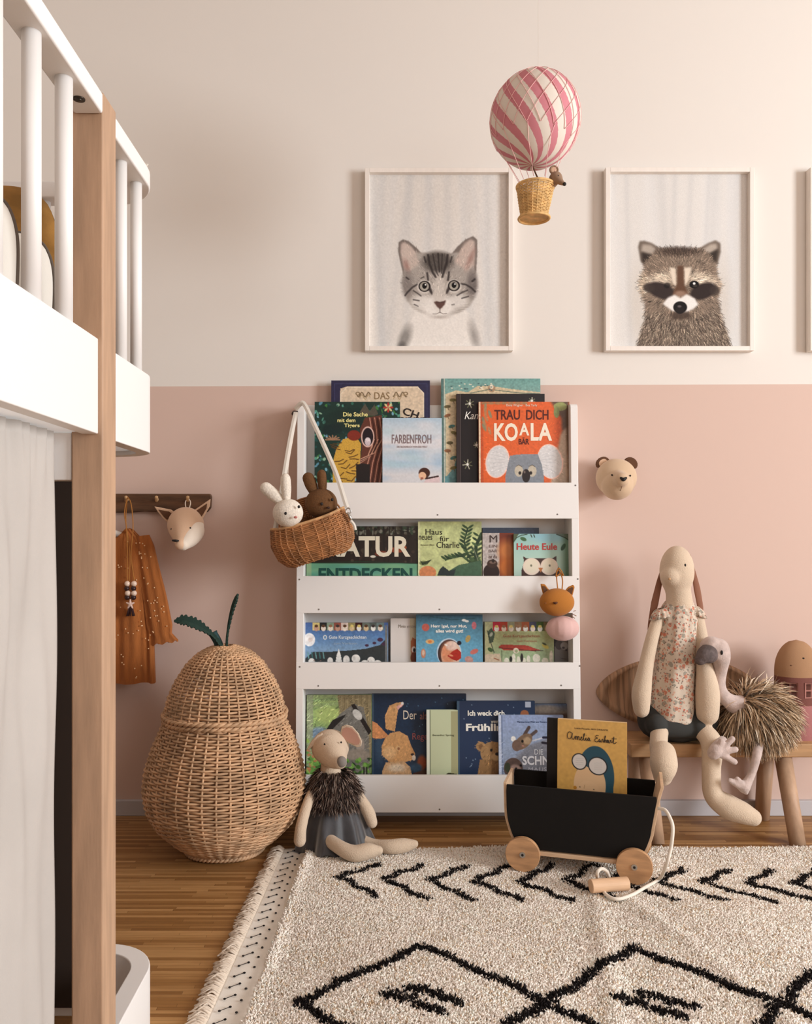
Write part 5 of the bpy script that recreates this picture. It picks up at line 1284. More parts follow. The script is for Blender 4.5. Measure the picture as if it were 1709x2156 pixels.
MB().tube(catmull([A(626, 868, 2.225), A(616, 925, 2.19), A(606, 990, 2.17), A(610, 1040, 2.17)], 8), .0012, 6).build('strap_cord', M_ivory, bag)
for (x, y) in ((733, 1076), (577, 1140)):
    r_ = .0062
    q = at(x, y, 2.10 if x > 650 else 2.12)
    MB().tube([(q.x+r_*math.cos(t), q.y, q.z+r_*1.2*math.sin(t)) for t in np.linspace(0, 2*PI, 20)[:-1]], .0016, 8, closed=True).build('ring', M_steel, bag)
    MB().limb([(q.x, q.y, q.z-.006, .003), (q.x+.005*(1 if x > 650 else 0), q.y, q.z-.017, .0042), (q.x+.008*(1 if x > 650 else -.4), q.y+.003, q.z-.026, .0025)], 4, 10).build('clasp', M_steel, bag)
ribbon([A(738, 1096, 2.10), A(745, 1105, 2.098), A(748, 1116, 2.10)], .004, .0018, M_strap, 'tab', bag)
# generic crocheted rabbits
def croch(name, rgb): return mat(name, rgb, .95, bump=(260, .6, .002), var=(220, .12))
M_cw = croch('white_crochet', (232, 222, 208)); M_cb = croch('brown_crochet', (104, 70, 40))
def rabbit(label, m, head, hr, ears, eyes, nose, Yc):
    root = thing('crochet_rabbit', label, 'toy', A(head[0], head[1]+hr, Yc), group='crocheted rabbits in the hanging wicker bag')
    k = Yc/F
    mb = MB().ell(A(head[0], head[1], Yc), (hr*1.04*k, hr*.86*k, hr*.97*k), 40, 26)
    mb.limb([A(head[0]+4, head[1]+hr*.5, Yc+.022)+(hr*.5*k,), A(head[0]+12, head[1]+hr*1.2, Yc+.042)+(hr*.55*k,)], 5, 20)
    mb.build('body', m, root, remesh=.0032, sm=3)
    for (x0, y0, x1, y1, r) in ears:
        MB().limb([A(x0, y0, Yc)+(r*k*.8,), A((x0*.5+x1*.5), (y0*.5+y1*.5), Yc-.002)+(r*k*1.02,), A(x1, y1, Yc-.003)+(r*k,)], 6, 20, sq=(1, .8)).build('ear', m, root)
    for (x, y, dy) in eyes:
        MB().ell(A(x, y, Yc-dy), (.0034, .0026, .0040), 14, 10).build('eye', M_dark, root)
    MB().ell(A(nose[0], nose[1], Yc-nose[2]+.001), (.0046, .003, .0032), 14, 10).build('nose', mat('nose_thread', (196, 120, 110) if m is M_cw else (58, 34, 22), .7), root)
    return root
rabbit('white crocheted toy rabbit sitting in the hanging wicker bag', M_cw, (606, 1080), 31, ((591, 1055, 560, 1028, 13), (603, 1050, 601, 1010, 13.5)), ((601, 1081, .0385), (629, 1067, .030)), (622, 1089, .036), 2.095)
rabbit('brown crocheted toy rabbit sitting in the hanging wicker bag', M_cb, (676, 1060), 33, ((661, 1036, 649, 1007, 12.5), (679, 1034, 677, 1001, 12.5)), ((677, 1061, .037), (699, 1052, .033)), (691, 1069, .036), 2.135)

# ------------------------------------------------------------ cat-shaped music toy
ct = thing('cat_toy', 'orange cat-head plush on a round pink body hanging on the second book rail', 'toy', A(1184, 1350, 2.19))
M_orange = mat('rust_plush', (176, 112, 44), .95, bump=(420, .35, .001), sheen=.1); M_rose = mat('rose_plush', (214, 176, 170), .95, bump=(420, .3, .001), sheen=.2)
MB().limb([A(1182, 1322, 2.183)+(.031,), A(1186, 1322, 2.183)+(.031,)], 4, 32).ell(A(1184, 1323, 2.184), (.044, .027, .033), 36, 22).build('body', M_rose, ct, remesh=.003, sm=3)
hd = MB().ell(A(1172, 1268, 2.178), (.0455, .028, .0365), 40, 24).build('head', M_orange, ct)
for P in ([(1139, 1236), (1138, 1229), (1147, 1230), (1156, 1242), (1160, 1252), (1146, 1262)], [(1186, 1248), (1196, 1236), (1207, 1231), (1210, 1236), (1206, 1252), (1202, 1262)]): ear_flap(P, 2.182, .006, M_orange, M_brown, hd)
MB().limb([A(1166, 1269, 2.149)+(.0022,), A(1169, 1270, 2.148)+(.0032,), A(1172, 1269, 2.149)+(.0022,)], 4, 10).build('nose', mat('brown_nose', (84, 44, 20), .7), ct)
wm = mat('brown_whisker', (130, 78, 28), .8)
for (x0, y0, x1, y1) in ((1186, 1272, 1197, 1268), (1187, 1276, 1200, 1274), (1187, 1280, 1199, 1281)): MB().tube([A(x0, y0, 2.154), A(x1, y1, 2.162)], .0008, 5).build('whisker', wm, hd)
MB().ell(A(1148, 1270, 2.157), (.003, .001, .0022), 10, 6).build('cheek_patch', wm, hd)
for (x0, y0, x1, y1) in ((1207, 1287, 1212, 1286), (1205, 1293, 1213, 1297), (1201, 1296, 1210, 1302)): MB().tube([A(x0, y0, 2.165), A(x1, y1, 2.165)], .0010, 5).build('tail_stripe', wm, ct)
MB().tube(catmull([A(1174, 1242, 2.178), A(1172, 1222, 2.19), A(1171, 1206, 2.203), A(1174, 1200, 2.216), A(1180, 1207, 2.203), A(1184, 1222, 2.19), A(1183, 1242, 2.178)], 8), .0016, 6).build('hanging_loop', M_orange, ct)
MB().tube(catmull([A(1180, 1206, 2.200), A(1170, 1214, 2.198), A(1176, 1196, 2.196), A(1186, 1212, 2.198), A(1178, 1205, 2.200)], 6), .0016, 6).build('bow', M_orange, ct)

# ------------------------------------------------------------ seated mouse doll
mo = thing('mouse_doll', 'cream toy mouse in a furry collar and grey velvet dress sitting on the floor', 'doll', A(700, 1780, 2.09))
M_doll = mat('cream_linen', (212, 190, 166), .95, bump=(380, .7, .002), var=(9, .07), sheen=.1)
YM = 2.08
mb = MB()
mb.ell(A(695, 1573, YM), (.0475, .044, .044), 32, 20); mb.limb([A(696, 1578, YM-.014)+(.042,), A(707, 1595, YM-.05)+(.029,), A(715, 1604, YM-.072)+(.018,)], 8, 28)     # head with snout
mb.limb([A(693, 1600, YM)+(.020,), A(697, 1640, YM)+(.030,), A(702, 1700, YM)+(.042,), A(705, 1745, YM)+(.045,)], 6, 22)                   # torso
mb.limb([A(668, 1650, YM)+(.014,), A(648, 1690, YM-.05)+(.013,), A(634, 1740, YM-.085)+(.014,), A(631, 1770, YM-.09)+(.015,)], 6, 16)      # arm
mb.limb([A(735, 1650, YM)+(.014,), A(757, 1680, YM-.01)+(.014,), A(775, 1710, YM-.02)+(.016,), A(783, 1732, YM-.02)+(.014,)], 6, 16)
mb.limb([(at(700, 1745, YM).x, YM, .045, .024), A(690, 1764, 2.03)+(.017,), A(715, 1784, 1.985)+(.017,), A(745, 1797, 1.967)+(.0195,), A(775, 1792, 1.970)+(.019,), A(796, 1791, 1.972)+(.012,)], 7, 18)
mb.limb([(at(715, 1745, YM).x, YM, .045, .024), A(752, 1765, 2.06)+(.016,), A(785, 1778, 2.04)+(.014,), A(820, 1783, 2.025)+(.0175,), A(850, 1780, 2.03)+(.0175,), A(872, 1777, 2.03)+(.0105,)], 7, 18)
mb.build('body', M_doll, mo, remesh=.0032, sm=3)
M_pinkf = mat('dusty_pink_lining', (196, 150, 132), .95, bump=(400, .2, .001))
mb = MB(); q = at(744, 1552, YM)
E = [(x-3, y) for x, y in ((719, 1546), (722, 1530), (732, 1526), (745, 1530), (758, 1545), (765, 1562), (763, 1572), (755, 1574), (740, 1567), (728, 1560))]
e_ = MB().prism([A(x, y, YM-.012-(x-722)*.0003) for x, y in E], (0, 0, 0), (0, .005, 0)).build('ear', M_doll, mo, bevel=.002)
MB().prism([A(722+(x-722)*.84+2, 1550+(y-1550)*.78, YM-.0135-(x-722)*.0003) for x, y in E], (0, 0, 0), (0, .002, 0)).build('ear_lining', M_pinkf, e_, smooth=False)
E = ((678, 1544), (668, 1548), (655, 1562), (646, 1578), (648, 1581), (660, 1570), (672, 1560), (680, 1556))
MB().prism([A(x, y, YM-.02) for x, y in E], (0, 0, 0), (0, .014, 0)).build('ear', M_doll, mo, bevel=.002)
MB().ell(A(719, 1604, YM-.083), (.0125, .010, .0135), 22, 14).build('nose', mat('grey_felt_nose', (132, 124, 118), .95, bump=(400, .4, .001)), mo)
for (x, y, d) in ((683, 1567, .0605), (718, 1563, .0470)): MB().ell(A(x, y, YM-d), (.0022, .002, .0026), 10, 8).build('eye', M_dark, mo)
# velvet dress
M_velvet = mat('grey_velvet', (58, 56, 59), .5, bump=(200, .2, .001), sheen=.9, var=(16, .45))
rows, n = 40, 120; P = []
for j in range(rows):
    t = j/(rows-1)
    cx_ = np.interp(t, [0, 1], [701, 706]); y = 1650+t*130
    hw = np.interp(t, [0, .2, .6, 1], [30, 40, 64, 83]); dd = np.interp(t, [0, .3, 1], [.030, .045, .085])
    for i in range(n):
        a_ = 2*PI*i/n
        f_ = 1+t*(.10*math.sin(a_*7+1+t)+.06*math.sin(a_*13+2*t))
        q = at(cx_+hw*math.cos(a_)*f_, y, YM-.0)
        zz = q.z-.010*t*math.sin(a_*5+1)
        # drape over legs and spread along the floor at the left
        yy = YM+.012-dd*.2+dd*math.sin(a_)*f_*1.0
        if t > .6 and math.cos(a_) < -.3: zz -= (t-.6)*.06
        P.append((q.x, min(yy, 2.17), max(zz, .006)))
I, J = np.meshgrid(np.arange(rows-1), np.arange(n), indexing='ij'); J2 = (J+1) % n
MB().add(P, np.stack([I*n+J, (I+1)*n+J, (I+1)*n+J2, I*n+J2], -1).reshape(-1, 4)).build('dress', M_velvet, mo, subd=1)
# fur collar
g = np.random.default_rng(5); N = 5200
u = g.uniform(0, 2*PI, N); v = g.uniform(0, 1, N)
cy = 1620+v*74; hw = np.interp(v, [0, .5, 1], [28, 49, 46]); k_ = YM/F
R = np.stack([(702+hw*np.cos(u)-VX)*k_, YM-.002+hw*k_*.85*np.sin(u), H-(cy-VY)*k_], -1)
Dr = np.stack([np.cos(u), np.sin(u)-.2, 0*u-.25], -1)
core = MB().ell(A(702, 1655, YM), (.048, .042, .040), 24, 14, col=lin((52, 42, 38)))
fur(core, R, Dr, .026, .0013, 1.2, lin(np.array([(150, 134, 122), (60, 46, 40), (40, 30, 28), (46, 36, 34), (104, 84, 74), (136, 116, 104), (58, 46, 42)])), 3)
core.build('fur_collar', M_vhair, mo)['kind'] = 'stuff'

# ------------------------------------------------------------ bench with toys
bn = thing('bench', 'low pale wooden bench with round splayed legs standing against the pink wall', 'bench', (.92, 2.22, 0))
MB().box(.640, 1.235, 2.165, 2.312, .205, .241).build('seat', M_oak_x, bn, smooth=False, bevel=.004)
for (x0, y0, x1, y1) in ((1.05, 2.195, 1.041, 2.095), (1.045, 2.275, 1.043, 2.30), (.690, 2.195, .690, 2.11), (.690, 2.275, .690, 2.30)):
    MB().tube([(x1, y1, 0), (x0, y0, .206)], [.0195, .0215], 24).build('leg', M_oak, bn)
# oval wooden tray leaning on the wall
cxp, cyp = at(1440, 1456, 2.29).x, at(1440, 1456, 2.29).z
rt = Matrix.Rotation(math.radians(-8), 3, 'X')
mb = MB(); n = 90; P0 = []
rings = [(1.0, 0), (.985, -.006), (.95, -.012), (.90, -.012), (.86, -.004), (.6, .001), (.3, .002), (.02, .002)]
V = []
for (f_, d) in rings:
    for i in range(n):
        a_ = 2*PI*i/n; c_, s_ = math.cos(a_), math.sin(a_)
        x = .232*c_*f_; z = .103*math.copysign(abs(s_)**1.25, s_)*f_
        p = rt @ Vector((x, d, z+.103)); V.append((cxp+p.x, 2.318+p.y-.006, .2425+p.z))
V = np.array(V); I, J = np.meshgrid(np.arange(len(rings)-1), np.arange(n), indexing='ij'); J2 = (J+1) % n
mb.add(V, np.stack([I*n+J, I*n+J2, (I+1)*n+J2, (I+1)*n+J], -1).reshape(-1, 4)); mb.add(V[:n]+np.array([0, .006, 0]), [tuple(range(n))])
k = np.arange(n); mb.add(np.vstack([V[:n], V[:n]+np.array([0, .006, 0])]), np.stack([k, k+n, (k+1) % n+n, (k+1) % n], -1))
M_tray = mat('striped_walnut', (166, 130, 100), .55, var=(5, .34), stretch=(26, 1, 1.2), ramp=(.4, .6))
tag(mb.build('oval_tray', M_tray), 'pointed oval wooden tray with vertical grain leaning on the wall behind the toys', 'tray')

# long-eared rabbit doll
rb = thing('rabbit_doll', 'tall cream rabbit doll in a floral top and dark shorts sitting on the bench', 'doll', A(1425, 1535, 2.2))
YR = 2.20
mb = MB()
mb.ell(A(1424.5, 1203, YR), (.0445, .042, .0685), 36, 26); mb.limb([A(1424, 1228, YR)+(.034,), A(1428, 1250, YR+.002)+(.0325,), A(1430, 1275, YR+.004)+(.036,)], 8, 30)
mb.limb([A(1420, 1206, YR-.004)+(.036,), A(1412, 1213, YR-.020)+(.0265,)], 5, 20)                                            # snout
mb.limb([A(1430, 1275, YR+.01)+(.036,), A(1424, 1350, YR+.01)+(.046,), A(1418, 1440, YR+.012)+(.056,), A(1416, 1510, YR+.012)+(.058,)], 6, 24)
mb.limb([A(1388, 1295, YR+.006)+(.017,), A(1372, 1345, YR-.015)+(.017,), A(1358, 1410, YR-.035)+(.020,), A(1350, 1460, YR-.04)+(.025,), A(1350, 1494, YR-.04)+(.021,)], 8, 20)
mb.limb([A(1464, 1290, YR+.0)+(.019,), A(1476, 1345, YR-.02)+(.018,), A(1483, 1400, YR-.045)+(.021,), A(1489, 1455, YR-.055)+(.030,), A(1489, 1503, YR-.055)+(.029,)], 8, 20)
mb.limb([A(1392, 1520, YR)+(.030,), A(1388, 1540, YR-.05)+(.023,), A(1386, 1570, YR-.085)+(.0225,), A(1388, 1592, YR-.10)+(.0225,)], 8, 20)
mb.limb([A(1396, 1586, YR-.13)+(.031,), A(1397, 1612, YR-.16)+(.033,), A(1395, 1634, YR-.15)+(.024,)], 6, 24)                    # foot sole
mb.limb([A(1455, 1520, YR)+(.030,), A(1478, 1538, YR-.05)+(.0245,), A(1498, 1566, YR-.075)+(.027,), A(1497, 1620, YR-.085)+(.0235,), A(1501, 1672, YR-.09)+(.0245,), A(1530, 1697, YR-.10)+(.031,), A(1562, 1711, YR-.11)+(.028,), A(1584, 1721, YR-.115)+(.022,)], 9, 22)
mb.build('body', M_doll, rb, remesh=.0034, sm=9)
M_earr = mat('brown_rose_lining', (140, 96, 76), .9, bump=(300, .2, .001))
def earstrip(pts, w, name='ear'):
    C_ = catmull([p[:3] for p in pts], 8); W_ = np.interp(np.linspace(0, 1, len(C_)), np.linspace(0, 1, len(w)), w)
    MB().tube(C_, W_, 12, sq=(1, .35), ref=(0, 1, .0)).build(name, M_earr, rb)
earstrip([A(1396, 1188, YR+.02), A(1388, 1225, YR+.025), A(1378, 1270, YR+.02), A(1369, 1315, YR+.012), A(1364, 1345, YR+.01)], [.003, .008, .010, .007, .002])
earstrip([A(1452, 1168, YR+.02), A(1459, 1200, YR+.02), A(1467, 1240, YR+.016), A(1474, 1280, YR+.012), A(1477, 1316, YR+.01)], [.002, .005, .009, .008, .002])
MB().ell(A(1442, 1190, YR-.0385), (.0026, .0030, .0042), 12, 8).build('eye', M_dark, rb)
MB().ell(A(1409, 1219, YR-.0445), (.0036, .003, .0030), 12, 8).build('nose', mat('tan_thread', (196, 158, 120), .9), rb)
# floral top
def floral():
    m = mat('floral_cotton', (222, 202, 180), .9, bump=(420, .2, .001))
    nt = m.node_tree; N_ = nt.nodes; L_ = nt.links
    tc = [x for x in N_ if x.type == 'TEX_COORD'][0]; b = N_['Principled BSDF']; prev = None
    base = tuple(lin((208, 192, 174)))+(1,)
    cur = None
    for i, (sc_, thr, col) in enumerate(((62, .36, (158, 150, 136)), (50, .26, (196, 128, 104)), (95, .30, (204, 164, 142)), (120, .26, (140, 120, 108)), (80, .2, (190, 110, 90)))):
        v = N_.new('ShaderNodeTexVoronoi'); v.inputs['Scale'].default_value = sc_
        mp = N_.new('ShaderNodeMapping'); mp.inputs['Location'].default_value = (i*3.1, i*1.7, i*.9)
        nz = N_.new('ShaderNodeTexNoise'); nz.inputs['Scale'].default_value = sc_*3
        ad = N_.new('ShaderNodeMath'); ad.operation = 'MULTIPLY_ADD'; ad.inputs[1].default_value = .35
        L_.new(tc.outputs['Object'], mp.inputs[0]); L_.new(mp.outputs[0], v.inputs['Vector']); L_.new(mp.outputs[0], nz.inputs['Vector'])
        L_.new(nz.outputs['Fac'], ad.inputs[0]); L_.new(v.outputs['Distance'], ad.inputs[2])
        lt = N_.new('ShaderNodeMath'); lt.operation = 'LESS_THAN'; lt.inputs[1].default_value = thr+.17; L_.new(ad.outputs[0], lt.inputs[0])
        mx = N_.new('ShaderNodeMix'); mx.data_type = 'RGBA'; L_.new(lt.outputs[0], mx.inputs['Factor'])
        if cur is None: mx.inputs['A'].default_value = base
        else: L_.new(cur, mx.inputs['A'])
        mx.inputs['B'].default_value = tuple(lin(col))+(1,); cur = mx.outputs['Result']
    L_.new(cur, b.inputs['Base Color']); return m
rows, n = 50, 90; P = []
for j in range(rows):
    t = j/(rows-1); y = 1266+t*252
    cx_ = np.interp(t, [0, .3, 1], [1430, 1424, 1414]); hw = np.interp(t, [0, .05, .12, .4, .8, 1], [27, 36, 40, 42, 48, 51])
    for i in range(n):
        a_ = 2*PI*i/n; f_ = 1+.03*math.sin(a_*7+1+3*t)+.02*math.sin(a_*15-2*t)*(1-t)+.02*math.sin(t*30+a_*3)*(1-t)
        q = at(cx_+hw*f_*math.cos(a_), y+(5*math.sin(a_*2+1) if j > rows-3 else 0), YR+.008)
        P.append((q.x, YR+.008+np.interp(t, [0, .2, 1], [.036, .050, .070])*f_*math.sin(a_), q.z))
I, J = np.meshgrid(np.arange(rows-1), np.arange(n), indexing='ij'); J2 = (J+1) % n
M_flor = floral()
tp_ = MB().add(P, np.stack([I*n+J, (I+1)*n+J, (I+1)*n+J2, I*n+J2], -1).reshape(-1, 4)).build('floral_top', M_flor, rb)
tp_.modifiers.new('s', 'SOLIDIFY').thickness = .0015
def frill(x, y, s):
    mb = MB(); n = 60; V = []
    for k, (r, z) in enumerate(((.010, .004), (.017, .0), (.022, -.008), (.026, -.020))):
        for i in range(n):
            a_ = 2*PI*i/n; f_ = 1+(.10 if k > 1 else .04)*math.sin(a_*11)
            q = at(x, y, YR-.002); V.append((q.x+r*f_*math.cos(a_), q.y+r*f_*math.sin(a_)*1.1, q.z+z+s*.3*r*math.cos(a_)))
    I, J = np.meshgrid(np.arange(3), np.arange(n), indexing='ij'); J2 = (J+1) % n
    o_ = mb.add(V, np.stack([I*n+J, (I+1)*n+J, (I+1)*n+J2, I*n+J2], -1).reshape(-1, 4)).build('sleeve_frill', M_flor, rb)
    o_.modifiers.new('s', 'SOLIDIFY').thickness = .0012
frill(1464, 1280, -1); frill(1390, 1284, 1)
MB().limb([A(1382, 1524, YR+.0)+(.036,), A(1382, 1527, YR-.045)+(.028,)], 5, 20).limb([A(1462, 1524, YR+.0)+(.036,), A(1472, 1532, YR-.045)+(.029,)], 5, 20).limb([A(1382, 1516, YR+.010)+(.050,), A(1425, 1514, YR+.005)+(.062,), A(1470, 1516, YR+.010)+(.050,)], 5, 22).limb([A(1380, 1530, YR-.035)+(.026,), A(1425, 1532, YR-.04)+(.026,), A(1475, 1532, YR-.035)+(.026,)], 5, 20).build('shorts', mat('charcoal_shorts', (54, 54, 52), .95, bump=(300, .3, .001)), rb, remesh=.003, sm=2)

# emu / ostrich plush
os_ = thing('ostrich_toy', 'soft grey-pink long-necked bird toy with a shaggy brown fur body on the bench', 'toy', A(1590, 1560, 2.16))
M_lilac = mat('grey_rose_plush', (196, 176, 168), .95, bump=(260, .5, .002), var=(60, .14), sheen=.3)
YO = 2.135
mb = MB()
mb.limb([A(1498, 1364, YO)+(.030,), A(1509, 1372, YO)+(.0345,), A(1517, 1386, YO)+(.024,), A(1516, 1412, YO+.01)+(.017,), A(1513, 1440, YO+.015)+(.0165,), A(1520, 1462, YO+.02)+(.0175,), A(1538, 1478, YO+.03)+(.021,), A(1560, 1490, YO+.04)+(.035,)], 8, 24)
mb.limb([A(1520, 1560, YO-.02)+(.013,), A(1508, 1577, YO-.055)+(.0165,), A(1502, 1586, YO-.055)+(.016,)], 5, 16)          # foot one
for (x, y) in ((1541, 1556), (1548, 1578), (1546, 1604), (1518, 1560)): mb.limb([A(1512, 1584, YO-.055)+(.013,), A((1512+x)/2, (1584+y)/2, YO-.060)+(.0085,), A(x, y, YO-.062)+(.0078,)], 4, 12)
mb.limb([A(1598, 1556, YO+.01)+(.012,), A(1594, 1585, YO-.035)+(.0115,), A(1586, 1618, YO-.045)+(.010,), A(1577, 1640, YO-.05)+(.0105,), A(1566, 1657, YO-.055)+(.0155,)], 6, 14)
for (x, y) in ((1536, 1643), (1552, 1640), (1570, 1668), (1560, 1648)): mb.limb([A(1562, 1656, YO-.055)+(.012,), A(x, y, YO-.062)+(.0065,)], 4, 12)
mb.build('body', M_lilac, os_, remesh=.003, sm=2)
MB().limb([A(1491, 1376, YO-.014)+(.0255,), A(1482, 1381, YO-.024)+(.0215,), A(1474, 1389, YO-.026)+(.0145,)], 6, 20).build('beak', mat('dark_grey_beak', (98, 86, 84), .9, bump=(200, .6, .002), var=(80, .3)), os_, remesh=.0028, sm=3)
MB().ell(A(1519, 1374, YO-.0335), (.0034, .003, .0060), 12, 8).build('eye', M_dark, os_)
g = np.random.default_rng(9); N = 9000
ctr = np.array(A(1590, 1500, YO+.045)); u = g.uniform(0, 2*PI, N); c_ = g.uniform(-1, 1, N)
rr = np.array([.064, .056, .056]); S_ = np.stack([np.sqrt(1-c_**2)*np.cos(u), np.sqrt(1-c_**2)*np.sin(u), c_], -1)
R = ctr+S_*rr
origin_pt = np.array(A(1553, 1470, YO+.02))
away = R-origin_pt; away /= np.linalg.norm(away, axis=1)[:, None]
Dr = S_*.55+away*.9+np.array([.15, -.12, -.25])
core = MB().ell(tuple(ctr), tuple(rr), 28, 18, col=lin((66, 54, 44)))
ok = R[:, 2]+0 > .245
fur(core, R[ok], Dr[ok], .068, .0019, 1.1, lin(np.array([(150, 124, 96), (100, 82, 64), (190, 164, 134), (222, 206, 184), (84, 70, 58), (176, 148, 118), (206, 182, 152)])), 4, curl=.34)
core.build('fur_body', M_vhair, os_)['kind'] = 'stuff'

# round-topped house doll
hs = thing('house_cushion_toy', 'round-topped beige and dusty pink stuffed toy with window patches, right end of bench', 'toy', (1.10, 2.24, .242))
M_dust = mat('dusty_pink_cotton', (164, 108, 106), .95, bump=(400, .3, .001)); M_tan = mat('tan_cotton', (164, 126, 94), .95, bump=(400, .3, .001)); M_plum = mat('plum_brown_cotton', (118, 72, 64), .95, bump=(400, .3, .001))
hx = at(1676, 1400, 2.235).x; k_ = 2.235/F
def ring_h(z0, z1, rows, prof):
    mb = MB(); n = 48; V = []
    for j in range(rows):
        t = j/(rows-1); y = z0+(z1-z0)*t; r = prof(t)*k_
        for i in range(n): a_ = 2*PI*i/n; V.append((hx+r*math.cos(a_), 2.235+r*.72*math.sin(a_), H-(y-VY)*k_))
    I, J = np.meshgrid(np.arange(rows-1), np.arange(n), indexing='ij'); J2 = (J+1) % n
    mb.add(V, np.stack([I*n+J, (I+1)*n+J, (I+1)*n+J2, I*n+J2], -1).reshape(-1, 4)); mb.add(V[:n], [tuple(range(n))]); mb.add(V[-n:], [tuple(range(n))]); return mb
ring_h(1347, 1424, 20, lambda t: 44*math.sqrt(max(0, 1-(1-min(1, t*1.15))**2.1))+.5).build('head', M_tan, hs)
ring_h(1422, 1482, 8, lambda t: 44.5+1.5*t).build('roof_band', M_plum, hs)
ring_h(1480, 1554, 14, lambda t: 46+3*math.sin(t*PI)-6*max(0, t-.8)*5*.3).build('skirt', M_dust, hs)
M_wpatch = mat('brown_window_patch', (84, 46, 38), .95); M_wframe = mat('rose_window_frame', (160, 108, 98), .95)
def curved(a, b, y0, y1, f_, m, name, parent):
    xs = np.linspace(a, b, 6); mb = MB(); V = []
    r = 46*k_
    for y in (y0, y1):
        for x in xs:
            dx = np.clip((x-1676)*k_/r, -.985, .985); th_ = math.acos(dx)
            for rr in (r*(f_-.02), r*f_): V.append((hx+rr*math.cos(th_), 2.235-.72*rr*math.sin(th_)*1.0, H-(y-VY)*k_))
    fs = []
    for i in range(5):
        p, q = 2*i, 2*i+12
        fs += [(p+1, p+3, q+3, q+1), (p, p+1, p+3, p+2), (q, q+2, q+3, q+1)]
    fs += [(0, 12, 13, 1), (10, 11, 23, 22)]
    return mb.add(V, fs).build(name, m, parent, smooth=True)
for (x0, x1) in ((1636, 1664), (1677, 1705)):
    wf = curved(x0, x1, 1432, 1464, 1.012, M_wframe, 'window_patch', hs)
    for (a, b_) in ((x0+3, x0+12.5), (x0+15.5, x1-3)):
        for (c_, d_) in ((1435, 1446.5), (1449.5, 1461)): curved(a, b_, c_, d_, 1.02, M_wpatch, 'pane_patch', wf)
MB().ell(A(1691, 1386, 2.1625), (.003, .0025, .0022), 10, 8).build('eye', M_dark, hs); MB().ell(A(1665, 1401, 2.159), (.0032, .0025, .0018), 10, 8).build('nose', M_brown, hs)
# ------------------------------------------------------------ toy wagon
WA = math.radians(-16.5)
fl = onz(1101, 1832, .012); fr_ = onz(1335, 1859, .012)
wc = Vector(((fl.x+fr_.x)/2, (fl.y+fr_.y)/2, .012)); WA = math.atan2(fr_.y-fl.y, fr_.x-fl.x); hb = (fr_-fl).length/2
wg = thing('toy_wagon', 'black wooden toy wagon with natural plywood ends and four round wheels on the rug', 'wagon', tuple(wc), (0, 0, WA))
# local frame: x along, y depth (+ towards the wall), z up; front wheel faces at y = 0
WD = .125          # depth
def Upath(off=0.0):
    # plywood U: left lip, down, along the bottom, up the right, flared
    pts = [(-hb-.040-off, .196), (-hb-.038-off, .13), (-hb-.032-off, .098), (-hb-.016-off*.9, .064-off*.5), (-hb+.016, .050-off), (0, .049-off), (hb-.016, .050-off), (hb+.016+off*.8, .064-off*.5), (hb+.032+off, .098), (hb+.038+off, .13), (hb+.048+off, .185), (hb+.056+off, .215)]
    return catmull([(x, 0, z) for x, z in pts], 8)
def wloc(mb): return mb
U0 = Upath(); U1 = Upath(.007)
n = len(U0); mb = MB(); V = []
for y in (.010, .010+WD):
    for Q in (U0, U1): V += [(q[0], y, q[2]) for q in Q]
V = np.array(V); fs = []
for i in range(n-1):
    fs += [(i, i+1, n+i+1, n+i), (2*n+i, 3*n+i, 3*n+i+1, 2*n+i+1), (i, 2*n+i, 2*n+i+1, i+1), (n+i, n+i+1, 3*n+i+1, 3*n+i)]
fs += [(0, n, 3*n, 2*n), (n-1, 3*n-1, 4*n-1, 2*n-1)]
mb.add(V, fs).build('plywood_body', M_ply, wg, local=True, smooth=False, bevel=.0008)
M_chalk = mat('blackboard_panel', (19, 17, 16), .6, spec=.2)
for y0 in (.004, .004+WD+.006):
    top = .196
    mb = MB(); inner = [(q[0], q[2]) for q in U0 if True]
    poly = [(x, z) for x, z in inner if z < .193]
    xs = [poly[0][0]+.0005]+[p[0] for p in poly[1:-1]]+[poly[-1][0]-.0005]
    pl = [(-hb-.0385, y0, .193)]+[(x, y0, z) for x, z in poly[1:-1]]+[(hb+.047, y0, .193)]
    mb.prism(pl, (0, 0, 0), (0, .006, 0)).build('side_panel', M_chalk, wg, local=True, smooth=False, bevel=.0006)
def cyl_y(mb, x, z, r, y0, y1, seg=48, mi=0):
    mb.tube([(x, y0, z), (x, y1, z)], r, seg, mi); return mb
WR = .0395
for x in (-hb, hb):
    for (y0, y1) in ((-.012, .000), (WD+.020, WD+.032)):
        wh = cyl_y(MB(), x, WR, WR, y0, y1).build('wheel', M_wheel, wg, local=True, smooth=False, bevel=.0012)
        yy = y0 if y0 < 0 else y1
        cyl_y(MB(), x, WR, .0065, y0-.0018, y0+.001, 24).build('hub_bolt', M_steel, wh, local=True, smooth=False)
        mb = MB(); cyl_y(mb, x, WR, .0032, y0-.0022, y0-.0016, 6); mb.build('bolt_socket', M_dark, wh, local=True, smooth=False)
    cyl_y(MB(), x, WR, .005, -.004, WD+.024, 16).build('axle', M_steel, wg, local=True)
    MB().box(x-.012, x+.012, .012, WD+.008, .0375, .043).build('axle_block', M_ply, wg, local=True, smooth=False)
MB().box(-hb+.035, hb-.035, -.002, .004, .038, .047).build('bottom_rail', M_ply, wg, local=True, smooth=False, bevel=.001)
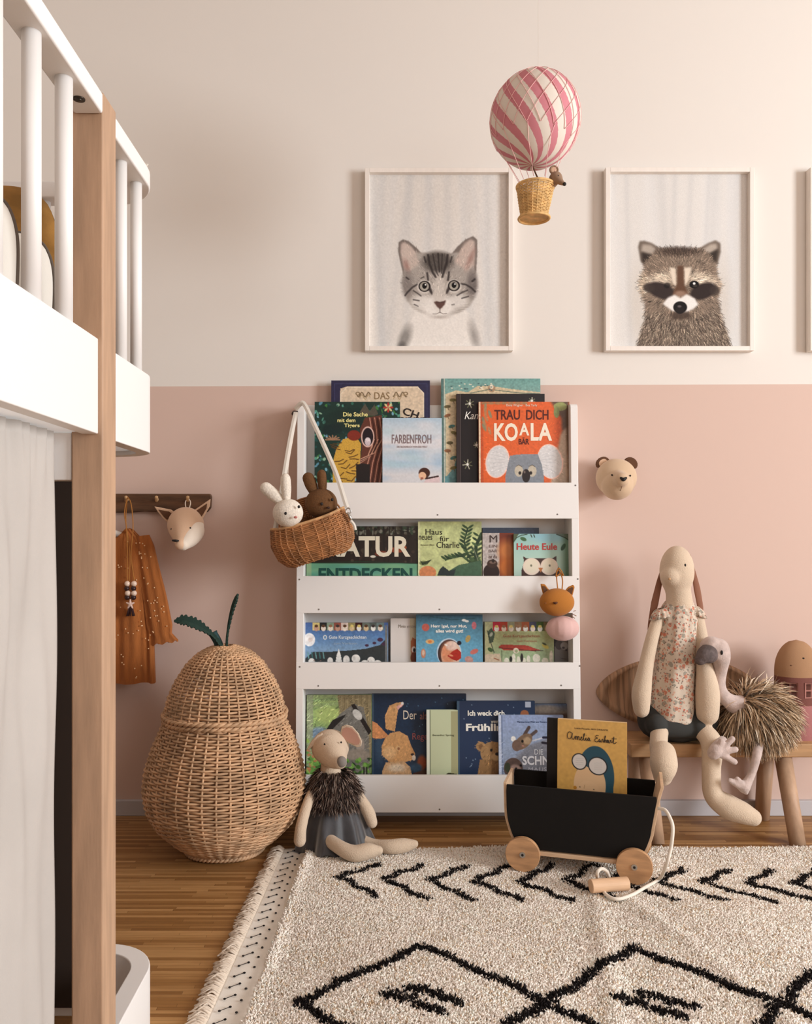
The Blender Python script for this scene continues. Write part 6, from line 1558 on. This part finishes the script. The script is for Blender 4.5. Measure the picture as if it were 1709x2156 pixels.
# pull cord and wooden handle
rope = thing('pull_cord', 'white pull cord trailing from the wagon to a wooden dowel handle on the rug', 'cord', A(1300, 1890, 1.79))
M_rope = mat('white_cotton_rope', (234, 224, 210), .9, bump=(500, .4, .001))
def R3(x, y, z): return tuple(onz(x, y, z))
rp = [A(1386, 1702, 1.800), A(1400, 1706, 1.785), A(1411, 1724, 1.760), A(1416, 1745, 1.745), A(1412, 1785, 1.745), A(1402, 1822, 1.750), R3(1388, 1850, .018), R3(1358, 1868, .018), R3(1330, 1884, .018), R3(1298, 1893, .018), R3(1274, 1882, .018), R3(1260, 1856, .022), A(1257, 1838, 1.80), A(1266, 1829, 1.808), A(1277, 1835, 1.82), A(1282, 1847, 1.83)]
MB().tube(catmull(rp, 8), .0038, 10).build('cord', M_rope, rope)
h0, h1 = R3(1243, 1866, .029), R3(1321, 1860, .029)
MB().tube([h0, h1], .0145, 28).build('dowel_handle', mat('handle_beech', (226, 186, 150), .5, var=(14, .08), stretch=(.6, 5, 5)), rope, smooth=False, bevel=.0016)

# books in the wagon
def wagon_book(label, x0, x1, h, y, th, lean, paint, edge, texts, z0=.052, cursive=None, rz=0):
    root = thing('book', label, 'book', tuple(wc), (0, 0, WA), group='books standing in the toy wagon')
    O = Vector((x0, y, z0)); U = Vector((x1-x0, 0, 0)); V = Vector((0, h*math.sin(lean), h*math.cos(lean)))
    Nn = U.cross(V).normalized(); Nn = -Nn if Nn.y > 0 else Nn; Wb = -Nn
    c = Canvas(0, 0, (x1-x0)*1000, h*1000, edge, 1.0); paint(c)
    P = painted.__globals__
    save = ORIGIN[root.name]; ORIGIN[root.name] = Vector((0, 0, 0))
    painted('front_cover', c, O, U, V, root, M_paint, .0018, Wb)
    mb = MB(); pg = MB()
    def sl_(m, u0, u1, v0, v1, w0, w1):
        cc = [O+U*u+V*v+Wb*w for w in (w0, w1) for v in (v0, v1) for u in (u0, u1)]
        m.add(cc, [(0, 2, 3, 1), (4, 5, 7, 6), (0, 1, 5, 4), (2, 6, 7, 3), (0, 4, 6, 2), (1, 3, 7, 5)])
    sl_(mb, 0, 1, 0, 1, th-.0018, th); sl_(mb, 0, .015, 0, 1, .0018, th-.0018); mb.build('back_cover', mat('wagon_cover', edge, .5), root, smooth=False)
    sl_(pg, .016, .985, .012, .988, .0018, th-.0018); pg.build('pages', M_page, root, smooth=False)
    for t in texts:
        s, (a, b, c2, d), rgb = t[:3]
        lettering(s, rgb, O+U*a+V*b, U*(c2-a), V*(d-b), Nn, root, **(t[3] if len(t) > 3 else {}))
    if cursive:
        mb = MB()
        for st in cursive:
            mb.tube([tuple(O+U*a+V*b+Nn*.0006) for a, b in catmull([(p[0], p[1], 0) for p in st], 5)[:, :2]], .0007, 5)
        mb.build('handwritten_title', ink((36, 30, 24)), root)
    ORIGIN[root.name] = save
    return root
def p_amelia(c):
    w, h = c.x1, c.y1
    c.vgrad([(0, (206, 162, 92)), (h, (196, 150, 74))]); c.noise(.015, 2)
    X = lambda t: t*w; Y = lambda t: t*.160*1000
    S = w
    c.el(X(.55), Y(.80), X(.27), Y(.44), (38, 74, 88)); c.poly([(X(.64), Y(.9)), (X(.80), Y(.8)), (X(.82), Y(1.2)), (X(.70), Y(1.3)), (X(.62), Y(1.1))], (38, 74, 88))
    c.el(X(.47), Y(.93), X(.23), Y(.33), (214, 176, 134)); c.el(X(.45), Y(1.0), X(.16), Y(.13), (220, 182, 140), a=.5)
    c.poly([(X(.25), Y(.62)), (X(.40), Y(.48)), (X(.68), Y(.60)), (X(.72), Y(.74)), (X(.5), Y(.70)), (X(.42), Y(.66))], (38, 74, 88))
    for (x, y, rx, ry, r) in ((.32, .60, .095, .105, -.35), (.585, .645, .125, .115, .35)):
        c.el(X(x), Y(y), X(rx)+2.6, Y(ry)+2.6, (28, 30, 34), r); c.el(X(x), Y(y), X(rx), Y(ry), (206, 198, 190), r)
        for k in range(4): c.line([(X(x-.05), Y(y-.04+k*.03)), (X(x+.06), Y(y-.05+k*.03))], .8, (180, 176, 172))
    c.el(X(.26), Y(.98), 4, 4, (180, 120, 40)); c.el(X(.33), Y(.965), 1.4, 1.4, (90, 70, 50)); c.el(X(.53), Y(.985), 1.4, 1.4, (90, 70, 50)); c.line([(X(.40), Y(.93)), (X(.39), Y(.98))], .8, (150, 110, 70))
# handwriting 'Amelia Earhart' as strokes in (u, v) of the cover
def curs():
    u0, v0, sx, sy = .145, .842, .052, .052
    L = []
    def S(*p): L.append([(u0+x*sx, v0+y*sy-x*.0012) for x, y in p])
    S((1.2, 1), (.4, 1.1), (0, .5), (.4, 0), (1.1, .3), (1.4, 1), (1.3, .2), (1.7, 0), (2.1, .4), (2.2, .55), (2.3, 0), (2.5, .5), (2.75, .5), (2.8, 0), (3.0, .5), (3.25, .5), (3.3, .05), (3.55, .05), (3.9, .3), (4.1, .5), (3.85, .5), (3.75, .1), (4.1, 0), (4.5, .4), (4.8, 1.05), (4.55, .9), (4.6, .1), (4.9, .05), (5.2, .45), (5.2, .1), (5.45, .05), (5.8, .4), (6.1, .5), (5.8, .45), (5.75, .1), (6.0, .05), (6.2, .45), (6.25, .05), (6.6, .1))
    S((5.25, .8), (5.27, .84))
    S((8.7, 1.0), (8.1, 1.05), (7.9, .75), (8.4, .6), (7.8, .45), (7.7, .1), (8.2, 0), (8.7, .2), (9.0, .5), (8.8, .3), (8.9, .02), (9.2, .3), (9.25, .05), (9.5, .1), (9.7, .5), (9.9, .45), (9.95, .05), (10.3, .4), (10.6, 1.05), (10.4, .9), (10.4, 0), (10.6, .45), (10.85, .4), (10.9, .05), (11.3, .5), (11.05, .4), (11.0, .1), (11.3, .1), (11.45, .45), (11.5, .05), (11.8, .1), (11.95, .5), (12.15, .4), (12.3, .1), (12.7, .5), (12.9, 1.1), (12.8, .1), (13.2, .05), (13.6, .3))
    S((12.3, .75), (13.7, .8))
    return L
def p_blk(c): c.noise(.05, 2)
yb0 = .055
wagon_book('yellow picture book with a drawn aviator in goggles standing in the toy wagon', -.052, .107, .284, .062, .019, .10, p_amelia, (218, 186, 140),
           [('Little People, BIG DREAMS', (.25, .923, .73, .939), (60, 46, 30))], cursive=curs())
wagon_book('plain black book standing behind the yellow aviator book in the toy wagon', -.079, .060, .280, .084, .012, .10, p_blk, (24, 20, 20), [])

# ------------------------------------------------------------ rug
RX0, RX1, RY0, RY1 = -.195, 1.27, 1.06, 2.068
def skew(X, Y): return X-(2.07-Y)*.050
def zr(X, Y):                                            # gentle waves, a crease along the woven border
    u = X+(2.07-Y)*.05
    return .008+.0035*np.sin(X*9+Y*5)+.003*np.sin(X*4-Y*13+1)+.006*np.exp(-((u+.185)/.014)**2)*(1+.5*np.sin(Y*17))+.004*np.exp(-((X-.42-(Y-1.6)*.18)/.02)**2)+.003*np.exp(-((X-.60+(Y-1.5)*.3)/.018)**2)
rug = thing('rug', 'cream shaggy rug with black chevrons and diamonds and a fringed woven border', 'rug', (.55, 1.5, 0))
nx, ny = 260, 220
X_, Y_ = np.meshgrid(np.linspace(RX0, RX1, nx), np.linspace(RY0, RY1, ny))
Xs = skew(X_, Y_); Zs = np.maximum(zr(Xs, Y_)-.003, .0015)
I, J = np.meshgrid(np.arange(ny-1), np.arange(nx-1), indexing='ij')
Fq = np.stack([I*nx+J, I*nx+J+1, (I+1)*nx+J+1, (I+1)*nx+J], -1).reshape(-1, 4)
M_rugb = mat('rug_ground_weave', (232, 222, 206), .95, bump=(300, .5, .002))
MB().add(np.stack([Xs, Y_, Zs], -1).reshape(-1, 3), Fq).build('ground_weave', M_rugb, rug)
# black line pattern in floor metres
def g2(px, py): p = onz(px, py, .014); return (p.x, p.y)
SEG = []
for k in range(0, 13):
    ax = g2(712, 1862)[0]+.1015*k; ay = 1.868-.0012*k
    lw = .009
    low = .085+.004*k if k > 5 else .085+.002*k
    SEG.append(((ax, ay), (ax+.088, ay+.080-.001*k), lw)); SEG.append(((ax, ay), (ax+low, ay-.092-.003*max(0, k-3)*.6), lw))
tops = [g2(890, 1993), g2(1330, 1996)]; xs0 = .199
t0 = tops[0]; hx_, hy_ = .207, .183
for k in range(-1, 4):
    cx_ = t0[0]+k*.3985 if False else t0[0]+k*(tops[1][0]-tops[0][0])
    hw = (tops[1][0]-tops[0][0])/2
    cy_ = t0[1]-hy_
    if k == -1: continue
    L_, R_2, T_, B_ = (cx_-hw-(.02 if k == 0 else 0), cy_), (cx_+hw, cy_), (cx_, t0[1]), (cx_, cy_-hy_)
    for a_, b_ in ((L_, T_), (T_, R_2), (R_2, B_), (B_, L_)): SEG.append((a_, b_, .0115))
    m0 = (cx_-.006, cy_+.006)
    for (dx, dy, ex, ey) in ((-.064, .014, -.024, -.004), (-.024, .029, .006, .020), (.018, .008, .056, -.010), (-.010, -.018, .026, -.036)):
        SEG.append(((m0[0]+dx, m0[1]+dy), (m0[0]+ex, m0[1]+ey), .013))
def black(X, Y, jit):
    m = np.zeros(len(X), bool)
    for (a, b, w) in SEG:
        dx, dy = b[0]-a[0], b[1]-a[1]; L2 = dx*dx+dy*dy
        t = np.clip(((X-a[0])*dx+(Y-a[1])*dy)/L2, 0, 1)
        wob = .004*np.sin(t*11+a[0]*40)
        d = np.hypot(X-a[0]-t*dx-wob*dy/np.sqrt(L2), Y-a[1]-t*dy+wob*dx/np.sqrt(L2))
        m |= d < w*.56+jit
    return m
g = np.random.default_rng(31)
sp = .0027
gx, gy = np.meshgrid(np.arange(-.185, RX1, sp), np.arange(RY0, RY1-.002, sp))
PX = gx.ravel()+g.normal(0, sp*.4, gx.size); PY = gy.ravel()+g.normal(0, sp*.4, gx.size); PX = skew(PX, PY)
N = len(PX)
PZ = np.maximum(zr(PX, PY)-.003, .0015)
bl_ = black(PX, PY, g.normal(0, .0030, N))
jit = g.normal(0, 1, N)
low = np.sin(PX*23+PY*9)*np.sin(PY*31-PX*7)*.5+.5*np.sin(PX*61)*np.sin(PY*53)
base = (lin((254, 242, 231)))[None]*(1+.04*jit+.03*low)[:, None]
tanv = (g.uniform(0, 1, N) < .06+.10*(low > .35)); base[tanv] = lin((226, 202, 174))[None]*(1+.06*jit[tanv])[:, None]
Cc = np.where(bl_[:, None], lin((34, 30, 30))[None]*(1+.2*jit)[:, None], base)
hgt = np.where(bl_, g.uniform(.009, .012, N), g.uniform(.006, .009, N))
ang = g.uniform(0, 2*PI, N); leanm = g.uniform(.3, .9, N)*hgt
rad = g.uniform(.0018, .0028, N)
V = np.zeros((N, 7, 3)); a3 = np.arange(3)*2*PI/3
for i in range(3):
    V[:, i, 0] = PX+rad*np.cos(ang+a3[i]); V[:, i, 1] = PY+rad*np.sin(ang+a3[i]); V[:, i, 2] = PZ
    V[:, 3+i, 0] = PX+leanm*np.cos(ang)*.6+rad*.9*np.cos(ang+a3[i]+.5); V[:, 3+i, 1] = PY+leanm*np.sin(ang)*.6+rad*.9*np.sin(ang+a3[i]+.5); V[:, 3+i, 2] = PZ+hgt*.65
V[:, 6, 0] = PX+leanm*np.cos(ang); V[:, 6, 1] = PY+leanm*np.sin(ang); V[:, 6, 2] = PZ+hgt
base_i = (np.arange(N)*7)[:, None, None]
quads = np.array([[0, 1, 4, 3], [1, 2, 5, 4], [2, 0, 3, 5]])[None]; tris = np.array([[3, 4, 6], [4, 5, 6], [5, 3, 6]])[None]
pile = MB(); pile.add(V.reshape(-1, 3), (base_i+quads).reshape(-1, 4), 0, np.repeat(np.clip(Cc, 0, .97), 7, 0))
pile.f.append((base_i+tris).reshape(-1, 3)); pile.m.append(np.zeros(N*3))
M_pile = mat('wool_pile', (255, 255, 255), .95, vcol=True, spec=.05)
pile.build('pile', M_pile, rug, smooth=True)['kind'] = 'stuff'
# flat-woven border with stitched dots, and fringe
BW = .062
nb = 160; yb = np.linspace(RY0, RY1, nb); ub = np.linspace(-.190-BW, -.184, 14)
U_, Yb = np.meshgrid(ub, yb); Xb = skew(U_, Yb)
Zb = .0045+.006*np.exp(-((U_+.19)/.012)**2)+.0015*np.sin(Yb*22)*np.sin((U_+.25)*60)
I, J = np.meshgrid(np.arange(nb-1), np.arange(13), indexing='ij')
bw = MB().add(np.stack([Xb, Yb, Zb], -1).reshape(-1, 3), np.stack([I*14+J, I*14+J+1, (I+1)*14+J+1, (I+1)*14+J], -1).reshape(-1, 4)).build('woven_border', mat('flat_woven_cotton', (242, 236, 226), .95, bump=(500, .3, .001)), rug)
bw.modifiers.new('s', 'SOLIDIFY').thickness = .003
st = MB(); y = 2.05
while y > RY0+.03:
    for (a, b) in (((-.236, y-.012), (-.221, y)), ((-.221, y), (-.207, y-.016))):
        p = (skew(a[0], a[1]), a[1], .0072); q = (skew(b[0], b[1]), b[1], .0072)
        if a[0] < -.23: st.tube([p, q], .0006, 5)
        for r in (p, q): st.ell(r, (.0026, .0026, .0014), 10, 6)
    y -= .0355
st.build('stitched_dots', M_dark, bw)
fg = MB(); g = np.random.default_rng(77); y = RY1
while y > RY0:
    for _ in range(1):
        L_ = g.uniform(.022, .034); a_ = g.normal(0, .35); x0 = skew(-.190-BW, y)
        z0 = .004; pts = [(x0+.002, y, z0), (x0-L_*.35, y+g.normal(0, .003), .008+g.uniform(0, .004)), (x0-L_*.7, y+L_*.5*math.sin(a_), .006+g.uniform(0, .004)), (x0-L_, y+L_*math.sin(a_), .002+g.uniform(0, .003))]
        fg.tube(catmull(pts, 3), g.uniform(.0013, .0021), 5)
    y -= g.uniform(.0016, .0030)
fg.build('fringe', mat('cotton_fringe', (224, 208, 190), .95, bump=(600, .4, .001)), rug)['kind'] = 'stuff'
